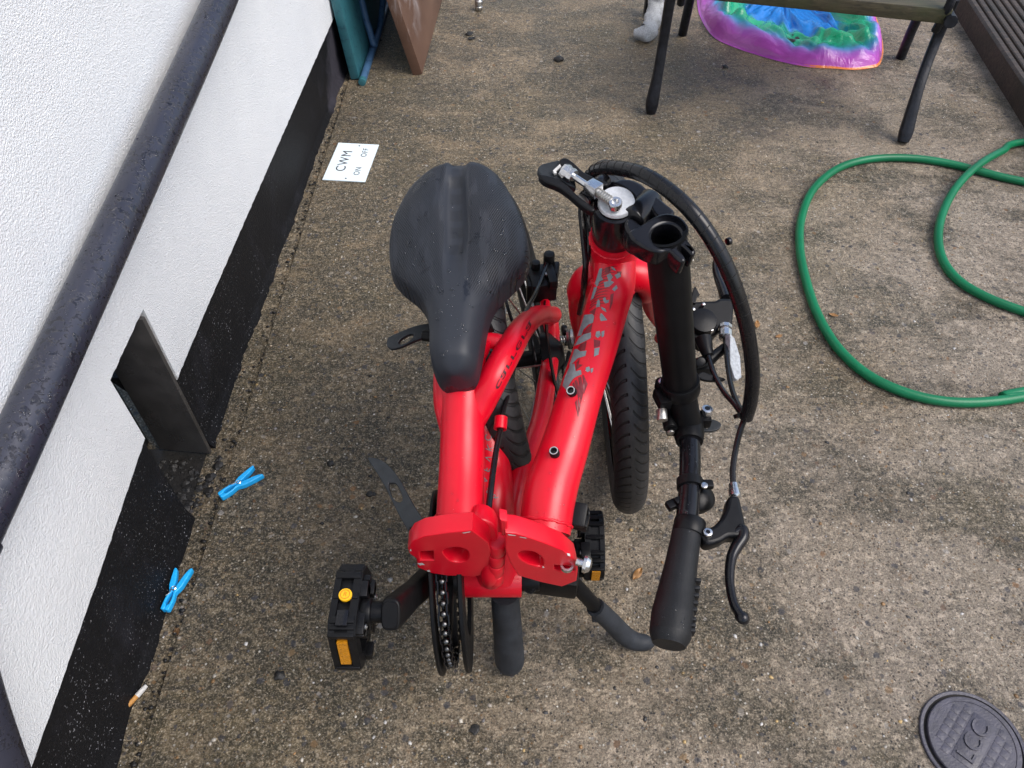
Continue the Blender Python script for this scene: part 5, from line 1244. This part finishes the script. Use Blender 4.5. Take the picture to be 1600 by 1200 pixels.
# pale mesh rag hanging on a dark post, behind the bench leg
def rag():
    root = thing('mesh_rag', 'pale grey crumpled mesh bag hanging behind the left bench leg', 'rag', W(1008, 55))
    mb = MB(); pts = [W(1034, -30, .12), W(1026, 5, .06), W(1018, 35, .03), W(1010, 52, .018), W(992, 54, .012)]
    mb.tube(pts, [.026, .022, .024, .028, .012], 20, 40, .9)
    for v in mb.v: 
        k = mnoise.noise(v*45)*.010; v += V(k, mnoise.noise(v*45+V(9, 0, 0))*.010, abs(k)*.5); v.z = max(v.z, .001)
    mb.build('bag', M['rag'], root, 0)
    root = thing('dark_post', 'dark post end standing beside the pale mesh bag', 'post', W(1014, 25))
    mb = MB(); p = W(1015, 26, 0); mb.box(p+V(-.004, .01, .15), .026, .03, .30, None, .003); mb.build('post', M['iron'], root)
    root = thing('metal_foot', 'small grey metal furniture foot at the top edge', 'furniture leg', W(748, 18))
    p = W(748, 16, 0); mb = MB(); mb.lathe(p, (0.03, .1, 1), [(0, .006), (.002, .011), (.010, .012), (.013, .009), (.016, .0125), (.026, .012), (.030, .008), (.2, .008)], 18); mb.build('foot', M['dull_steel'], root)
rag()

# loose dirt, leaves and grit on the yard
rnd = random.Random(12)
def bit(name, label, cat, u, v, r, mat, group=None, flat=.5, n=1, spread=0):
    mb = MB()
    for k in range(n): clump(mb, W(u+rnd.uniform(-spread, spread), v+rnd.uniform(-spread, spread)*.6, r*.25), r*(1 if k == 0 else rnd.uniform(.4, .8)), rnd, flat)
    p = W(u, v); off = V(p.x, p.y, 0); BASE['__t'] = off
    mb.v = [q-off for q in mb.v]; o = mb.build(name, M[mat], None, 50); o.location = off; tag(o, label, cat, group)
bit('dirt_lump', 'round black dirt lump on open concrete right of the brown board', 'dirt', 873, 92, .0135, 'dirt', 'dirt lumps')
bit('dirt_lump', 'black dirt smear near the foot of the brown board', 'dirt', 739, 57, .011, 'dirt', 'dirt lumps', .25, 3, 8)
bit('dirt_lump', 'small black dirt lump in front of the paddling pool', 'dirt', 1133, 104, .008, 'dirt', 'dirt lumps')
bit('dirt_lump', 'black dirt lump below the left pedal', 'dirt', 437, 1055, .0068, 'dirt', 'dirt lumps')
bit('dirt_lump', 'black dirt speck just right of the lump below the left pedal', 'dirt', 532, 1039, .0042, 'dirt', 'dirt lumps')
bit('dirt_lump', 'round black dirt lump at the bottom edge under the chainring', 'dirt', 742, 1139, .0062, 'dirt', 'dirt lumps', .3)
bit('dirt_lump', 'black dirt pair left of the hinge lever', 'dirt', 577, 776, .0055, 'dirt', 'dirt lumps', .5, 2, 9)
bit('dirt_lump', 'black dirt lump just left of the hinge lever tip', 'dirt', 516, 724, .0055, 'dirt', 'dirt lumps')
bit('dirt_lump', 'tiny black dirt speck under the hose curve', 'dirt', 1375, 603, .005, 'dirt', 'dirt lumps')
def leaf(label, u, v, r, ang):
    mb = MB(); c = W(u, v, .003); vs = []; 
    for i in range(9):
        f = i/8; w_ = math.sin(f*math.pi)**.8*r*.45
        for s in (-1, 0, 1): vs.append(V((f-.5)*2*r, s*w_, (abs(s)*.25+.3*(f-.5)**2)*r+.001))
    m3 = Matrix.Rotation(ang, 3, 'Z'); off = V(c.x, c.y, 0)
    mb.add([m3 @ q for q in vs], [(i*3+k, i*3+k+1, i*3+k+4, i*3+k+3) for i in range(8) for k in range(2)])
    o = mb.build('dead_leaf', M['leaf'], None, 60); o.location = off; mo = o.modifiers.new('thick', 'SOLIDIFY'); mo.thickness = .0006; tag(o, label, 'leaf', 'dead leaves')
leaf('orange brown leaf scrap between right pedal and grip', 996, 897, .012, .9)
leaf('tan leaf scrap right of the reflector', 1183, 507, .011, 1.3)
leaf('tan leaf scrap inside the big hose loop', 1302, 492, .009, -.3)
leaf('tan leaf scrap by the cable end left of the hose', 1217, 525, .008, .4)
def crumbs():
    rnd = random.Random(77); mb = MB()
    for k in range(700):
        m_ = rnd.random()
        if m_ < .45:
            y = rnd.uniform(.1, 1.9); p = V(jointx(y)+rnd.gauss(-.003, .004), y, -.002)
        elif m_ < .6:
            y = rnd.uniform(.1, 1.9); p = V(wallx(y)+abs(rnd.gauss(.008, .008)), y, -.004)
        else:
            p = W(rnd.uniform(250, 900), rnd.uniform(150, 1190))
            if p.x < -.45 or mnoise.noise(Vector((p.x*7, p.y*7, 0))) < .05: continue
        r = .0008+.0028*rnd.random()**3; o = rnd.random()*40; bm = bmesh.new(); bmesh.ops.create_icosphere(bm, subdivisions=1, radius=r)
        for vtx in bm.verts: vtx.co *= 1+.6*mnoise.noise(vtx.co/r*1.1+V(o, o, 0)); vtx.co.z *= .4
        bm.verts.index_update(); mb.add([p+Matrix.Diagonal((rnd.uniform(.8, 1.8), 1, 1)) @ q.co for q in bm.verts], [tuple(q.index for q in f.verts) for f in bm.faces]); bm.free()
    tag(mb.build('dirt_crumbs', M['dirt'], None, 0), 'black dirt crumbs along the wall joint and over the concrete', 'dirt', kind='stuff')
crumbs()
def grit():
    rnd = random.Random(33); mb = MB(); cols = []
    pal = [(.50, .46, .39), (.42, .34, .24), (.55, .53, .5), (.30, .17, .07), (.07, .068, .068), (.045, .043, .042), (.34, .30, .25), (.22, .2, .19), (.48, .33, .14)]
    for k in range(2600):
        u = rnd.uniform(180, 1620); v = -20+1240*rnd.random()**1.0
        p = W(u, v)
        if p.x < -.475 or p.x > 1.22 and p.y > 1.5: continue
        if math.hypot(p.x-.5646, p.y-.2858) < .065: continue
        r = .0006+.0024*rnd.random()**3.5; c = rnd.choice(pal); kf = rnd.uniform(.45, .95); c = tuple(q*kf for q in c)
        if rnd.random() < .02: r *= 1.7
        o = rnd.random()*40; bm = bmesh.new(); bmesh.ops.create_icosphere(bm, subdivisions=1, radius=r)
        for vtx in bm.verts:
            vtx.co *= 1+.5*mnoise.noise(vtx.co/r*1.1+V(o, o, 0)); vtx.co.z *= .42
        rz = Matrix.Rotation(rnd.random()*6, 3, 'Z') @ Matrix.Diagonal((rnd.uniform(.7, 1.5), 1, 1)); bm.verts.index_update()
        mb.add([p+V(0, 0, r*.08)+rz @ q.co for q in bm.verts], [tuple(q.index for q in f.verts) for f in bm.faces]); cols += [c]*len(bm.verts); bm.free()
    mb.colr = cols; o = mb.build('grit', M['stones'], None, 0); tag(o, 'fine stone grit scattered over the wet concrete', 'grit', kind='stuff')
grit()
